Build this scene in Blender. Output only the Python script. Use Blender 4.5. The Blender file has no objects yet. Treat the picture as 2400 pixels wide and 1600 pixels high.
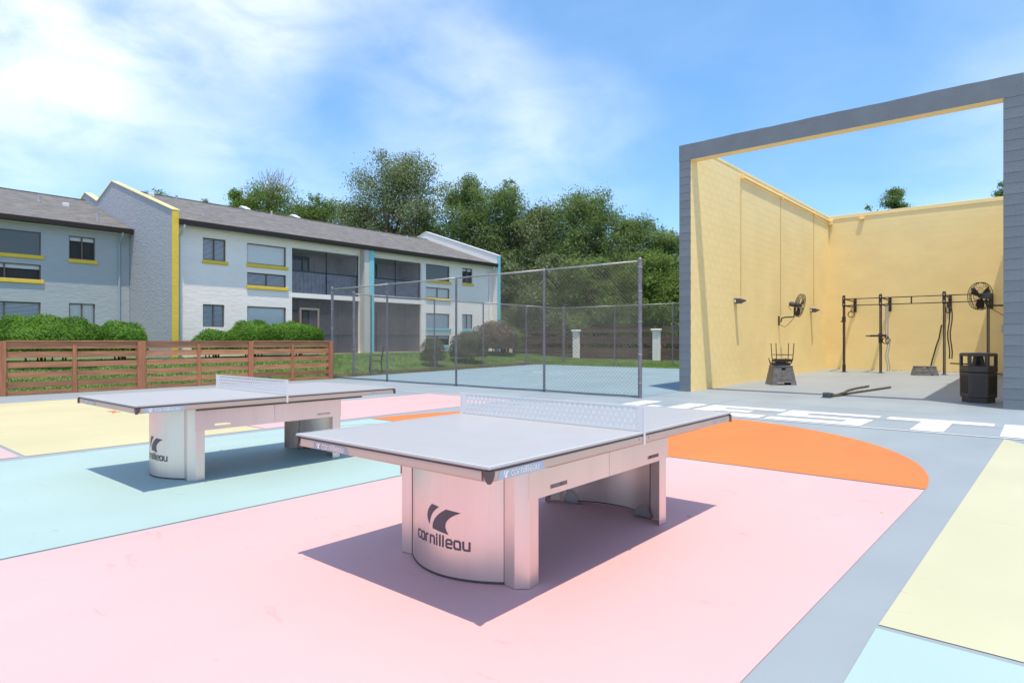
import bpy, bmesh, math, random
import numpy as np
from mathutils import Vector, Matrix

sc = bpy.context.scene
rad = math.radians
random.seed(7)

# ------------------------------------------------------------------ camera
cd = bpy.data.cameras.new('camera')
cam = bpy.data.objects.new('camera', cd)
sc.collection.objects.link(cam)
cam.location = (0, 0, 1.304)
cam.rotation_euler = (rad(90), 0, rad(90 - 49.87))
cd.sensor_width = 36
cd.lens = 36 * 1468.3 / 2400
cd.shift_y = -0.0004
cd.clip_start = 0.05
cd.clip_end = 2000
sc.camera = cam
sc.render.resolution_x, sc.render.resolution_y = 1024, 682

# ------------------------------------------------------------------ sky and sun
SUN = Vector((0.23, -0.163, 1.0)).normalized()
w = bpy.data.worlds.new('World')
sc.world = w
w.use_nodes = True
nt = w.node_tree
nt.nodes.clear()
NN = nt.nodes.new
LL = nt.links.new


def wmath(op, a, b=None, c=None, clamp=False):
    n = NN('ShaderNodeMath'); n.operation = op; n.use_clamp = clamp
    for i, v in enumerate((a, b, c)):
        if v is None: continue
        if isinstance(v, (int, float)): n.inputs[i].default_value = v
        else: LL(v, n.inputs[i])
    return n.outputs[0]


sky = NN('ShaderNodeTexSky')
sky.sky_type = 'NISHITA'
sky.sun_disc = False
sky.sun_elevation = math.asin(SUN.z)
sky.sun_rotation = math.atan2(SUN.x, SUN.y)
sky.air_density = 1.0
sky.dust_density = 0.3
sky.ozone_density = 2.2
tc = NN('ShaderNodeTexCoord')
DIR = tc.outputs['Generated']


def wnoise(scale, detail, rough, stretch=(1, 1, 1), dist=0.0, off=(0, 0, 0)):
    mp = NN('ShaderNodeMapping'); mp.inputs['Scale'].default_value = stretch
    mp.inputs['Location'].default_value = off
    LL(DIR, mp.inputs['Vector'])
    n = NN('ShaderNodeTexNoise'); n.inputs['Scale'].default_value = scale
    n.inputs['Detail'].default_value = detail; n.inputs['Roughness'].default_value = rough
    n.inputs['Distortion'].default_value = dist
    LL(mp.outputs[0], n.inputs['Vector'])
    return n.outputs['Fac']


def blob(d, r0, r1):
    """1 in the middle of a patch of cloud, or of clear sky, round direction d, 0 beyond r1 degrees"""
    v = Vector(d).normalized()
    n = NN('ShaderNodeVectorMath'); n.operation = 'DOT_PRODUCT'
    LL(DIR, n.inputs[0]); n.inputs[1].default_value = v
    m = NN('ShaderNodeMapRange'); m.interpolation_type = 'SMOOTHSTEP'
    m.inputs['From Min'].default_value = math.cos(rad(r1)); m.inputs['From Max'].default_value = math.cos(rad(r0))
    LL(n.outputs['Value'], m.inputs['Value'])
    return m.outputs['Result']


n_big = wnoise(2.6, 6, 0.55, (1, 1, 2.2), 0.35)
n_wisp = wnoise(6.5, 8, 0.56, (1, 1, 2.2), 0.5, (3.1, 0.4, 1.7))
wsp = wmath('MULTIPLY_ADD', n_wisp, 0.42, -0.04)
wsp = wmath('ADD', wsp, wmath('MULTIPLY', n_big, 0.64))
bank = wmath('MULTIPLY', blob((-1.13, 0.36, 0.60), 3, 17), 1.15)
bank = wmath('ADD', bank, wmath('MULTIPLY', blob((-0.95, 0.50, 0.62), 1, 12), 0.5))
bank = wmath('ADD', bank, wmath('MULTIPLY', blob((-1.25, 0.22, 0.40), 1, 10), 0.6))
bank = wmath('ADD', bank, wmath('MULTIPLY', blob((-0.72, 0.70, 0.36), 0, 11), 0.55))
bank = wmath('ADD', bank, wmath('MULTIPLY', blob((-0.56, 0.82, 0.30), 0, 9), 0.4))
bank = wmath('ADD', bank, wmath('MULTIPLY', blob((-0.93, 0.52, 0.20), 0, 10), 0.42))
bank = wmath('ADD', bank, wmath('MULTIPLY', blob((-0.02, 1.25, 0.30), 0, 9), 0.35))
bank = wmath('ADD', bank, 0.62)  # extra cloud cover added over the whole sky, unseen parts too, to lift shade fill
bank = wmath('SUBTRACT', bank, wmath('MULTIPLY', blob((-0.36, 0.96, 0.42), 4, 30), 0.46))  # clear patches cut into the added cover where the camera looks
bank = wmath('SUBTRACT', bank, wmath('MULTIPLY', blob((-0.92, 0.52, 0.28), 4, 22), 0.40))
wsp = wmath('MULTIPLY', wmath('SUBTRACT', wsp, 0.27), 1.45, clamp=True)
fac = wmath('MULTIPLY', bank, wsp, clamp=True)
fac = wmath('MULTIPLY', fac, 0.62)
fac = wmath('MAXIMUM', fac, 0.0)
veil = NN('ShaderNodeMix'); veil.data_type = 'RGBA'; veil.inputs[0].default_value = 0.30   # thin high haze over the whole sky
mix = NN('ShaderNodeMix'); mix.data_type = 'RGBA'
hs = NN('ShaderNodeHueSaturation'); hs.inputs['Saturation'].default_value = 1.3; hs.inputs['Value'].default_value = 0.76
LL(sky.outputs[0], hs.inputs['Color'])
LL(hs.outputs[0], veil.inputs[6]); veil.inputs[7].default_value = (1.05, 2.2, 3.75, 1)
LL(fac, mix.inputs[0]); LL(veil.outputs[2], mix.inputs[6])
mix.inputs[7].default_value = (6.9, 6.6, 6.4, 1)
bg = NN('ShaderNodeBackground'); bg.inputs['Strength'].default_value = 0.15
LL(mix.outputs[2], bg.inputs['Color'])
wo = NN('ShaderNodeOutputWorld'); LL(bg.outputs[0], wo.inputs['Surface'])

ld = bpy.data.lights.new('sun', 'SUN')
ld.energy = 2.15
ld.angle = rad(0.53)
ld.color = (1.0, 0.925, 0.75)
sun = bpy.data.objects.new('sun', ld)
sc.collection.objects.link(sun)
sun.rotation_euler = SUN.to_track_quat('Z', 'Y').to_euler()
sun.location = (10, -10, 40)

sc.view_settings.view_transform = 'Standard'
sc.view_settings.look = 'None'
sc.view_settings.exposure = 1.0
sc.view_settings.gamma = 1.0
sc.view_settings.use_curve_mapping = False
sc.cycles.max_bounces = 8
sc.cycles.transparent_max_bounces = 16
sc.cycles.use_denoising = True


# ------------------------------------------------------------------ materials
def mat(name, col, rough=0.6, metal=0.0, var=0.0, vscale=4.0, bump=0.0, bscale=60.0, col2=None, stretch=(1, 1, 1),
        spec=0.5, bdist=0.01, detail=5):
    m = bpy.data.materials.new(name); m.use_nodes = True
    t = m.node_tree; b = t.nodes['Principled BSDF']
    b.inputs['Base Color'].default_value = (*col, 1)
    b.inputs['Roughness'].default_value = rough
    b.inputs['Metallic'].default_value = metal
    b.inputs['Specular IOR Level'].default_value = spec
    tcn = t.nodes.new('ShaderNodeTexCoord'); mp = t.nodes.new('ShaderNodeMapping')
    mp.inputs['Scale'].default_value = stretch
    t.links.new(tcn.outputs['Object'], mp.inputs[0])
    if var or col2:
        n = t.nodes.new('ShaderNodeTexNoise'); n.inputs['Scale'].default_value = vscale
        n.inputs['Detail'].default_value = detail; n.inputs['Roughness'].default_value = 0.6
        t.links.new(mp.outputs[0], n.inputs['Vector'])
        cr = t.nodes.new('ShaderNodeValToRGB')
        a = tuple(max(0, c * (1 - var)) for c in col); bb = col2 or tuple(min(1, c * (1 + var)) for c in col)
        cr.color_ramp.elements[0].position = 0.32; cr.color_ramp.elements[1].position = 0.68
        cr.color_ramp.elements[0].color = (*a, 1); cr.color_ramp.elements[1].color = (*bb, 1)
        t.links.new(n.outputs['Fac'], cr.inputs[0]); t.links.new(cr.outputs[0], b.inputs['Base Color'])
    if bump:
        n2 = t.nodes.new('ShaderNodeTexNoise'); n2.inputs['Scale'].default_value = bscale
        n2.inputs['Detail'].default_value = 4
        t.links.new(mp.outputs[0], n2.inputs['Vector'])
        bp = t.nodes.new('ShaderNodeBump'); bp.inputs['Strength'].default_value = bump
        bp.inputs['Distance'].default_value = bdist
        t.links.new(n2.outputs['Fac'], bp.inputs['Height']); t.links.new(bp.outputs[0], b.inputs['Normal'])
    return m


def paint(name, col, rough=0.55, dirt=0.10):
    """court paint: rolled acrylic on asphalt, broad tone drift, scuffs, sparse dark specks"""
    m = mat(name, col, rough, spec=0.3)
    t = m.node_tree; b = t.nodes['Principled BSDF']; N = t.nodes.new; L = t.links.new
    tcn = N('ShaderNodeTexCoord')

    def noise(scale, det, stretch=(1, 1, 1), dist=0):
        mp = N('ShaderNodeMapping'); mp.inputs['Scale'].default_value = stretch
        L(tcn.outputs['Object'], mp.inputs[0])
        n = N('ShaderNodeTexNoise'); n.inputs['Scale'].default_value = scale; n.inputs['Detail'].default_value = det
        n.inputs['Distortion'].default_value = dist
        L(mp.outputs[0], n.inputs['Vector']); return n.outputs['Fac']

    def ramp(v, p0, p1, c0, c1):
        r = N('ShaderNodeValToRGB'); r.color_ramp.elements[0].position = p0; r.color_ramp.elements[1].position = p1
        r.color_ramp.elements[0].color = c0; r.color_ramp.elements[1].color = c1
        L(v, r.inputs[0]); return r.outputs[0]

    def mul(a, bb, f=1.0):
        x = N('ShaderNodeMix'); x.data_type = 'RGBA'; x.blend_type = 'MULTIPLY'; x.inputs[0].default_value = f
        L(a, x.inputs[6]); L(bb, x.inputs[7]); return x.outputs[2]

    W1 = (1, 1, 1, 1)
    d = 1 - dirt
    base = ramp(noise(0.55, 4), 0.3, 0.7, (*[c * d for c in col], 1), (*[min(1, c * (1 + dirt * 0.3)) for c in col], 1))
    streak = ramp(noise(1.2, 5, (1, 0.18, 1), 0.4), 0.35, 0.6, (d, d, d, 1), W1)
    base = mul(base, streak, 0.6)
    scuff = ramp(noise(3.0, 8, (1.0, 2.6, 1), 1.2), 0.262, 0.335, (0.84, 0.80, 0.79, 1), W1)
    base = mul(base, scuff, 0.75)
    vo = N('ShaderNodeTexVoronoi'); vo.inputs['Scale'].default_value = 1.7
    L(tcn.outputs['Object'], vo.inputs['Vector'])
    spk = ramp(vo.outputs['Distance'], 0.016, 0.028, (0.35, 0.30, 0.28, 1), W1)
    base = mul(base, spk, 0.8)
    L(base, b.inputs['Base Color'])
    bp = N('ShaderNodeBump'); bp.inputs['Strength'].default_value = 0.25; bp.inputs['Distance'].default_value = 0.003
    L(noise(140, 3), bp.inputs['Height']); L(bp.outputs[0], b.inputs['Normal'])
    return m


M = {}
M['pink'] = paint('pink_court_paint', (0.78, 0.435, 0.432), dirt=0.05)
M['aqua'] = paint('aqua_court_paint', (0.405, 0.535, 0.515), dirt=0.07)
M['yellow_g'] = paint('yellow_court_paint', (0.625, 0.55, 0.325), dirt=0.07)
M['yellow_g2'] = paint('pale_yellow_court_paint', (0.58, 0.55, 0.37), dirt=0.07)
M['orange'] = paint('orange_court_paint', (0.78, 0.213, 0.058), dirt=0.10)
M['greyblue'] = paint('grey_blue_court_paint', (0.325, 0.365, 0.395), dirt=0.10)
M['greyfloor'] = paint('grey_floor_paint', (0.305, 0.335, 0.375), dirt=0.08)
M['courtblue'] = paint('light_blue_court_paint', (0.265, 0.355, 0.40), dirt=0.10)
M['white_g'] = paint('white_line_paint', (0.76, 0.74, 0.73), dirt=0.05)
M['crack'] = mat('crack_filler', (0.22, 0.25, 0.28), 0.8)
M['soil'] = mat('bark_mulch', (0.11, 0.065, 0.04), 0.95, var=0.5, vscale=9, bump=0.6, bscale=25, bdist=0.03)
M['lawn'] = mat('lawn_soil', (0.11, 0.18, 0.045), 0.95, var=0.45, vscale=2.2, bump=0.5, bscale=50, bdist=0.02)
M['blade'] = mat('grass_blade', (0.15, 0.29, 0.055), 0.7, var=0.35, vscale=1.3, col2=(0.26, 0.36, 0.09))
M['cmu_y'] = mat('yellow_block_paint', (0.97, 0.74, 0.35), 0.6, var=0.04, vscale=0.8, bump=0.25, bscale=35, bdist=0.004)
M['cmu_g'] = mat('slate_block_paint', (0.172, 0.19, 0.21), 0.5, var=0.09, vscale=2.0, bump=0.55, bscale=26, bdist=0.006)
def wall_marks(m):
    t = m.node_tree; b = t.nodes['Principled BSDF']; N = t.nodes.new; L = t.links.new
    src = b.inputs['Base Color'].links[0].from_socket
    g = N('ShaderNodeNewGeometry')
    vo = N('ShaderNodeTexVoronoi'); vo.inputs['Scale'].default_value = 0.9; L(g.outputs['Position'], vo.inputs['Vector'])
    r = N('ShaderNodeValToRGB'); r.color_ramp.elements[0].position = 0.02; r.color_ramp.elements[1].position = 0.05
    r.color_ramp.elements[0].color = (0.80, 0.76, 0.72, 1); r.color_ramp.elements[1].color = (1, 1, 1, 1)
    L(vo.outputs['Distance'], r.inputs[0])
    n = N('ShaderNodeTexNoise'); n.inputs['Scale'].default_value = 1.1; n.inputs['Detail'].default_value = 7; n.inputs['Roughness'].default_value = 0.65
    mp = N('ShaderNodeMapping'); mp.inputs['Scale'].default_value = (1, 1, 2.2); L(g.outputs['Position'], mp.inputs[0]); L(mp.outputs[0], n.inputs['Vector'])
    r2 = N('ShaderNodeValToRGB'); r2.color_ramp.elements[0].position = 0.3; r2.color_ramp.elements[1].position = 0.62
    r2.color_ramp.elements[0].color = (0.90, 0.89, 0.88, 1); r2.color_ramp.elements[1].color = (1, 1, 1, 1); L(n.outputs['Fac'], r2.inputs[0])
    for q, f in ((r, .6), (r2, .5)):
        x = N('ShaderNodeMix'); x.data_type = 'RGBA'; x.blend_type = 'MULTIPLY'; x.inputs[0].default_value = f
        L(src, x.inputs[6]); L(q.outputs[0], x.inputs[7]); src = x.outputs[2]
    L(src, b.inputs['Base Color'])


wall_marks(M['cmu_y'])
M['mortar_y'] = mat('yellow_mortar_paint', (0.92, 0.69, 0.32), 0.7, bump=0.3, bscale=60)
M['mortar_g'] = mat('slate_mortar_paint', (0.145, 0.16, 0.18), 0.6, bump=0.3, bscale=60)
M['steel'] = mat('brushed_steel', (0.76, 0.65, 0.61), 0.38, 0.9, var=0.06, vscale=3, bump=0.05, bscale=300, stretch=(1, 1, 0.04))
M['alu'] = mat('beige_aluminium', (0.53, 0.405, 0.345), 0.45, 0.35, var=0.03)
M['steel_in'] = mat('zinc_sheet', (0.36, 0.35, 0.35), 0.38, 0.8, var=0.08, vscale=5)
M['top'] = mat('table_laminate', (0.43, 0.415, 0.42), 0.42, var=0.025, vscale=5, spec=0.35)
M['topline'] = mat('table_white_line', (0.62, 0.61, 0.62), 0.5)
M['brown_pl'] = mat('dark_brown_plastic', (0.085, 0.062, 0.058), 0.5)
M['net'] = mat('white_net_enamel', (0.66, 0.645, 0.66), 0.4)
M['decal'] = mat('grey_blue_decal', (0.36, 0.42, 0.53), 0.45)
M['decal2'] = mat('lilac_grey_print', (0.30, 0.29, 0.34), 0.5)
M['print_l'] = mat('cream_print', (0.80, 0.74, 0.68), 0.5)
M['print_d'] = mat('plum_grey_print', (0.105, 0.082, 0.105), 0.5, var=0.1, vscale=20)
M['hole'] = mat('dark_hole', (0.02, 0.02, 0.02), 0.9)
M['galv'] = mat('galvanised_post', (0.20, 0.19, 0.215), 0.5, 0.3, var=0.25, vscale=7)
M['galv_l'] = mat('galvanised_rail', (0.40, 0.38, 0.38), 0.45, 0.45, var=0.2, vscale=6)
M['wire'] = mat('chain_link_wire', (0.185, 0.175, 0.175), 0.5, 0.3)
M['wire_d'] = mat('dark_bottom_wire', (0.07, 0.07, 0.08), 0.6, 0.2)
M['stain'] = mat('redwood_stain', (0.42, 0.185, 0.09), 0.65, var=0.28, vscale=3.0, bump=0.3, bscale=30, stretch=(6, 0.5, 6), bdist=0.004)
M['stain2'] = mat('redwood_stain_post', (0.42, 0.165, 0.08), 0.65, var=0.25, vscale=3.0, bump=0.3, bscale=30, stretch=(6, 6, 0.5), bdist=0.004)
M['fence_br'] = mat('dark_brown_board', (0.115, 0.062, 0.05), 0.8, var=0.25, vscale=4, stretch=(0.6, 4, 6))
def per_object(m, lo, hi):
    """each board or post a little lighter or darker than its neighbours"""
    t = m.node_tree; b = t.nodes['Principled BSDF']; src = b.inputs['Base Color'].links[0].from_socket
    oi = t.nodes.new('ShaderNodeObjectInfo'); mr = t.nodes.new('ShaderNodeMapRange')
    mr.inputs['To Min'].default_value = lo; mr.inputs['To Max'].default_value = hi
    t.links.new(oi.outputs['Random'], mr.inputs['Value'])
    hv = t.nodes.new('ShaderNodeHueSaturation'); t.links.new(mr.outputs[0], hv.inputs['Value']); t.links.new(src, hv.inputs['Color'])
    t.links.new(hv.outputs[0], b.inputs['Base Color'])


for k_, lo_, hi_ in (('stain', .72, 1.2), ('stain2', .85, 1.15), ('fence_br', .75, 1.25), ('cmu_g', .93, 1.06)): per_object(M[k_], lo_, hi_)
M['stucco_w'] = mat('white_stucco', (0.93, 0.845, 0.78), 0.85, var=0.03, vscale=1.5, bump=0.34, bscale=7, stretch=(1, 0.6, 1.4), bdist=0.035, detail=6)
M['stucco_s'] = mat('smooth_white_stucco', (0.92, 0.84, 0.775), 0.85, var=0.03, vscale=1.5, bump=0.3, bscale=14, bdist=0.01)
M['stucco_b'] = mat('grey_blue_stucco', (0.415, 0.445, 0.475), 0.85, var=0.04, vscale=1.5, bump=0.34, bscale=7, stretch=(1, 0.6, 1.4), bdist=0.035)
M['stucco_g'] = mat('rough_grey_stucco', (0.44, 0.425, 0.465), 0.9, var=0.06, vscale=6, bump=0.6, bscale=13, bdist=0.04)
M['stucco_p'] = mat('pebbled_stucco', (0.62, 0.575, 0.53), 0.9, var=0.12, vscale=22, bump=1.0, bscale=30, bdist=0.03)
M['trim_y'] = mat('yellow_trim', (0.80, 0.545, 0.06), 0.7, var=0.05, vscale=5, bump=0.5, bscale=12, bdist=0.02)
M['trim_t'] = mat('turquoise_trim', (0.22, 0.56, 0.63), 0.7, var=0.04, vscale=5, bump=0.5, bscale=14, bdist=0.02)
M['cap_y'] = mat('pale_yellow_cap', (0.82, 0.66, 0.30), 0.6)
M['cap_w'] = mat('white_cap', (0.80, 0.82, 0.84), 0.6)
M['gutter'] = mat('brown_gutter', (0.042, 0.027, 0.023), 0.45)
M['soffit'] = mat('soffit', (0.62, 0.60, 0.57), 0.8)
M['white_p'] = mat('white_paint', (0.74, 0.74, 0.74), 0.5)
M['blueish'] = mat('slate_downspout', (0.33, 0.41, 0.48), 0.5)
M['frame_b'] = mat('bronze_frame', (0.17, 0.125, 0.10), 0.5, 0.2)
M['frame_t'] = mat('tan_frame', (0.36, 0.27, 0.215), 0.5, 0.2)
M['frame_k'] = mat('black_frame', (0.03, 0.027, 0.03), 0.5)
M['blind'] = mat('blind_slat', (0.80, 0.81, 0.80), 0.6)
M['shade'] = mat('pale_green_shade', (0.90, 0.90, 0.86), 0.7)
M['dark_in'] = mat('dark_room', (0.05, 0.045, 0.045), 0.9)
M['wall_in'] = mat('porch_wall', (0.74, 0.70, 0.68), 0.9, var=0.12, vscale=2)
M['rail'] = mat('grey_picket', (0.44, 0.42, 0.46), 0.7, var=0.2, vscale=5)
M['bark'] = mat('bark', (0.13, 0.095, 0.07), 0.95, var=0.4, vscale=6, bump=0.8, bscale=20, bdist=0.03)
M['bark_p'] = mat('pale_dead_wood', (0.33, 0.27, 0.235), 0.95, var=0.2)
M['can'] = mat('dark_brown_can', (0.050, 0.036, 0.033), 0.42, var=0.12, vscale=3, bump=0.1, bscale=120)
M['black'] = mat('black_powder_coat', (0.026, 0.022, 0.023), 0.5, 0.1)
M['rig'] = mat('brown_black_steel', (0.040, 0.026, 0.024), 0.5, 0.2)
M['bright'] = mat('bright_bolt', (0.75, 0.74, 0.72), 0.35, 0.6)
M['grey_pl'] = mat('grey_moulded_plastic', (0.15, 0.14, 0.145), 0.65, var=0.3, vscale=9, bump=0.2, bscale=80)
M['dgrey'] = mat('dark_grey_cast', (0.075, 0.075, 0.085), 0.55)
M['strap'] = mat('grey_webbing', (0.42, 0.40, 0.39), 0.8)
M['strap_d'] = mat('black_webbing', (0.05, 0.045, 0.045), 0.8)
M['wood_ring'] = mat('ring_varnish', (0.055, 0.03, 0.018), 0.4)
M['rope'] = mat('black_rope', (0.050, 0.043, 0.030), 0.9, col2=(0.17, 0.14, 0.085), var=0.2, vscale=26, bump=0.8, bscale=70, bdist=0.01)
M['pipe_y'] = mat('yellow_conduit', (0.92, 0.66, 0.28), 0.55)
M['box_g'] = mat('grey_box', (0.42, 0.42, 0.42), 0.5, 0.3)
M['leaf_dry'] = mat('dry_leaf', (0.16, 0.09, 0.05), 0.9)


def add_leaf_mat(name, c1, c2, trans=0.45, vscale=0.8):
    m = bpy.data.materials.new(name); m.use_nodes = True
    t = m.node_tree; t.nodes.clear(); N = t.nodes.new; L = t.links.new
    tcn = N('ShaderNodeTexCoord')
    n = N('ShaderNodeTexNoise'); n.inputs['Scale'].default_value = vscale; n.inputs['Detail'].default_value = 3
    L(tcn.outputs['Object'], n.inputs['Vector'])
    n2 = N('ShaderNodeTexNoise'); n2.inputs['Scale'].default_value = vscale * 9; n2.inputs['Detail'].default_value = 1
    L(tcn.outputs['Object'], n2.inputs['Vector'])
    ad = N('ShaderNodeMath'); ad.operation = 'MULTIPLY_ADD'; L(n2.outputs['Fac'], ad.inputs[0]); ad.inputs[1].default_value = 0.6
    L(n.outputs['Fac'], ad.inputs[2])
    r = N('ShaderNodeValToRGB'); r.color_ramp.elements[0].position = 0.55; r.color_ramp.elements[1].position = 1.0
    r.color_ramp.elements[0].color = (*c1, 1); r.color_ramp.elements[1].color = (*c2, 1)
    L(ad.outputs[0], r.inputs[0])
    d = N('ShaderNodeBsdfPrincipled'); d.inputs['Roughness'].default_value = 0.65
    d.inputs['Specular IOR Level'].default_value = 0.15
    tr = N('ShaderNodeBsdfTranslucent')
    L(r.outputs[0], d.inputs['Base Color']); L(r.outputs[0], tr.inputs['Color'])
    mx = N('ShaderNodeMixShader'); mx.inputs[0].default_value = trans
    L(d.outputs[0], mx.inputs[1]); L(tr.outputs[0], mx.inputs[2])
    o = N('ShaderNodeOutputMaterial'); L(mx.outputs[0], o.inputs[0])
    return m


M['oak'] = add_leaf_mat('live_oak_leaf', (0.13, 0.20, 0.062), (0.265, 0.345, 0.125))
M['oak2'] = add_leaf_mat('bright_oak_leaf', (0.12, 0.195, 0.042), (0.25, 0.33, 0.085))
M['moss'] = add_leaf_mat('mossy_leaf', (0.135, 0.175, 0.075), (0.28, 0.33, 0.165), 0.3)
M['hedge'] = add_leaf_mat('hedge_leaf', (0.07, 0.175, 0.02), (0.19, 0.35, 0.05), 0.3, 1.6)
M['dryleaf'] = add_leaf_mat('dry_shrub_leaf', (0.105, 0.09, 0.05), (0.26, 0.20, 0.145), 0.2, 2.0)
M['olive'] = add_leaf_mat('olive_shrub_leaf', (0.065, 0.082, 0.035), (0.175, 0.18, 0.10), 0.2, 2.0)


def glassy(name, tint, refl, alpha):
    """window pane: clear sheet that reflects like glass and dims what is behind it"""
    m = bpy.data.materials.new(name); m.use_nodes = True
    t = m.node_tree; t.nodes.clear(); N = t.nodes.new; L = t.links.new
    tr = N('ShaderNodeBsdfTransparent'); tr.inputs[0].default_value = (*tint, 1)
    df = N('ShaderNodeBsdfDiffuse'); df.inputs[0].default_value = (0.05, 0.05, 0.055, 1)
    m1 = N('ShaderNodeMixShader'); m1.inputs[0].default_value = alpha
    L(tr.outputs[0], m1.inputs[1]); L(df.outputs[0], m1.inputs[2])
    gl = N('ShaderNodeBsdfGlossy'); gl.inputs['Roughness'].default_value = 0.03
    lw = N('ShaderNodeFresnel'); lw.inputs[0].default_value = refl
    m2 = N('ShaderNodeMixShader'); L(lw.outputs[0], m2.inputs[0]); L(m1.outputs[0], m2.inputs[1]); L(gl.outputs[0], m2.inputs[2])
    o = N('ShaderNodeOutputMaterial'); L(m2.outputs[0], o.inputs[0])
    return m


M['glass'] = glassy('window_glass', (0.99, 0.99, 0.99), 1.22, 0.0)
M['glass_d'] = glassy('dark_window_glass', (0.35, 0.35, 0.37), 1.9, 0.35)


def screen_mat(name, col, cover):
    m = bpy.data.materials.new(name); m.use_nodes = True
    t = m.node_tree; t.nodes.clear(); N = t.nodes.new; L = t.links.new
    tr = N('ShaderNodeBsdfTransparent'); df = N('ShaderNodeBsdfDiffuse'); df.inputs[0].default_value = (*col, 1)
    mx = N('ShaderNodeMixShader'); mx.inputs[0].default_value = cover
    L(tr.outputs[0], mx.inputs[1]); L(df.outputs[0], mx.inputs[2])
    o = N('ShaderNodeOutputMaterial'); L(mx.outputs[0], o.inputs[0])
    return m


M['screen_l'] = screen_mat('dark_insect_screen', (0.13, 0.12, 0.13), 0.60)
M['screen'] = screen_mat('insect_screen', (0.16, 0.15, 0.16), 0.36)


def shingle_mat():
    m = mat('grey_shingle', (0.2, 0.19, 0.185), 0.9)
    t = m.node_tree; b = t.nodes['Principled BSDF']; N = t.nodes.new; L = t.links.new
    tcn = N('ShaderNodeTexCoord')
    mp = N('ShaderNodeMapping'); mp.inputs['Rotation'].default_value = (0, 0, rad(90)); L(tcn.outputs['Object'], mp.inputs[0])
    br = N('ShaderNodeTexBrick'); br.inputs['Scale'].default_value = 1.0
    br.inputs['Brick Width'].default_value = 0.30; br.inputs['Row Height'].default_value = 0.135
    br.inputs['Mortar Size'].default_value = 0.008; br.inputs['Bias'].default_value = 0.0
    br.inputs['Color1'].default_value = (0.16, 0.15, 0.145, 1); br.inputs['Color2'].default_value = (0.238, 0.222, 0.213, 1)
    br.inputs['Mortar'].default_value = (0.098, 0.09, 0.085, 1)
    L(mp.outputs[0], br.inputs['Vector'])
    n = N('ShaderNodeTexNoise'); n.inputs['Scale'].default_value = 2.6; n.inputs['Detail'].default_value = 6
    mp2 = N('ShaderNodeMapping'); mp2.inputs['Scale'].default_value = (3.0, 0.8, 3.0); L(tcn.outputs['Object'], mp2.inputs[0])
    L(mp2.outputs[0], n.inputs['Vector'])
    r = N('ShaderNodeValToRGB'); r.color_ramp.elements[0].color = (0.66, 0.65, 0.64, 1); r.color_ramp.elements[1].color = (1.15, 1.13, 1.12, 1)
    r.color_ramp.elements[0].position = 0.3; r.color_ramp.elements[1].position = 0.7
    L(n.outputs['Fac'], r.inputs[0])
    x = N('ShaderNodeMix'); x.data_type = 'RGBA'; x.blend_type = 'MULTIPLY'; x.inputs[0].default_value = 1
    L(br.outputs['Color'], x.inputs[6]); L(r.outputs[0], x.inputs[7]); L(x.outputs[2], b.inputs['Base Color'])
    bp = N('ShaderNodeBump'); bp.inputs['Strength'].default_value = 0.6; bp.inputs['Distance'].default_value = 0.02
    L(br.outputs['Fac'], bp.inputs['Height']); bp.invert = True; L(bp.outputs[0], b.inputs['Normal'])
    return m


M['shingle'] = shingle_mat()


# ------------------------------------------------------------------ mesh helpers
COL = sc.collection


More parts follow.
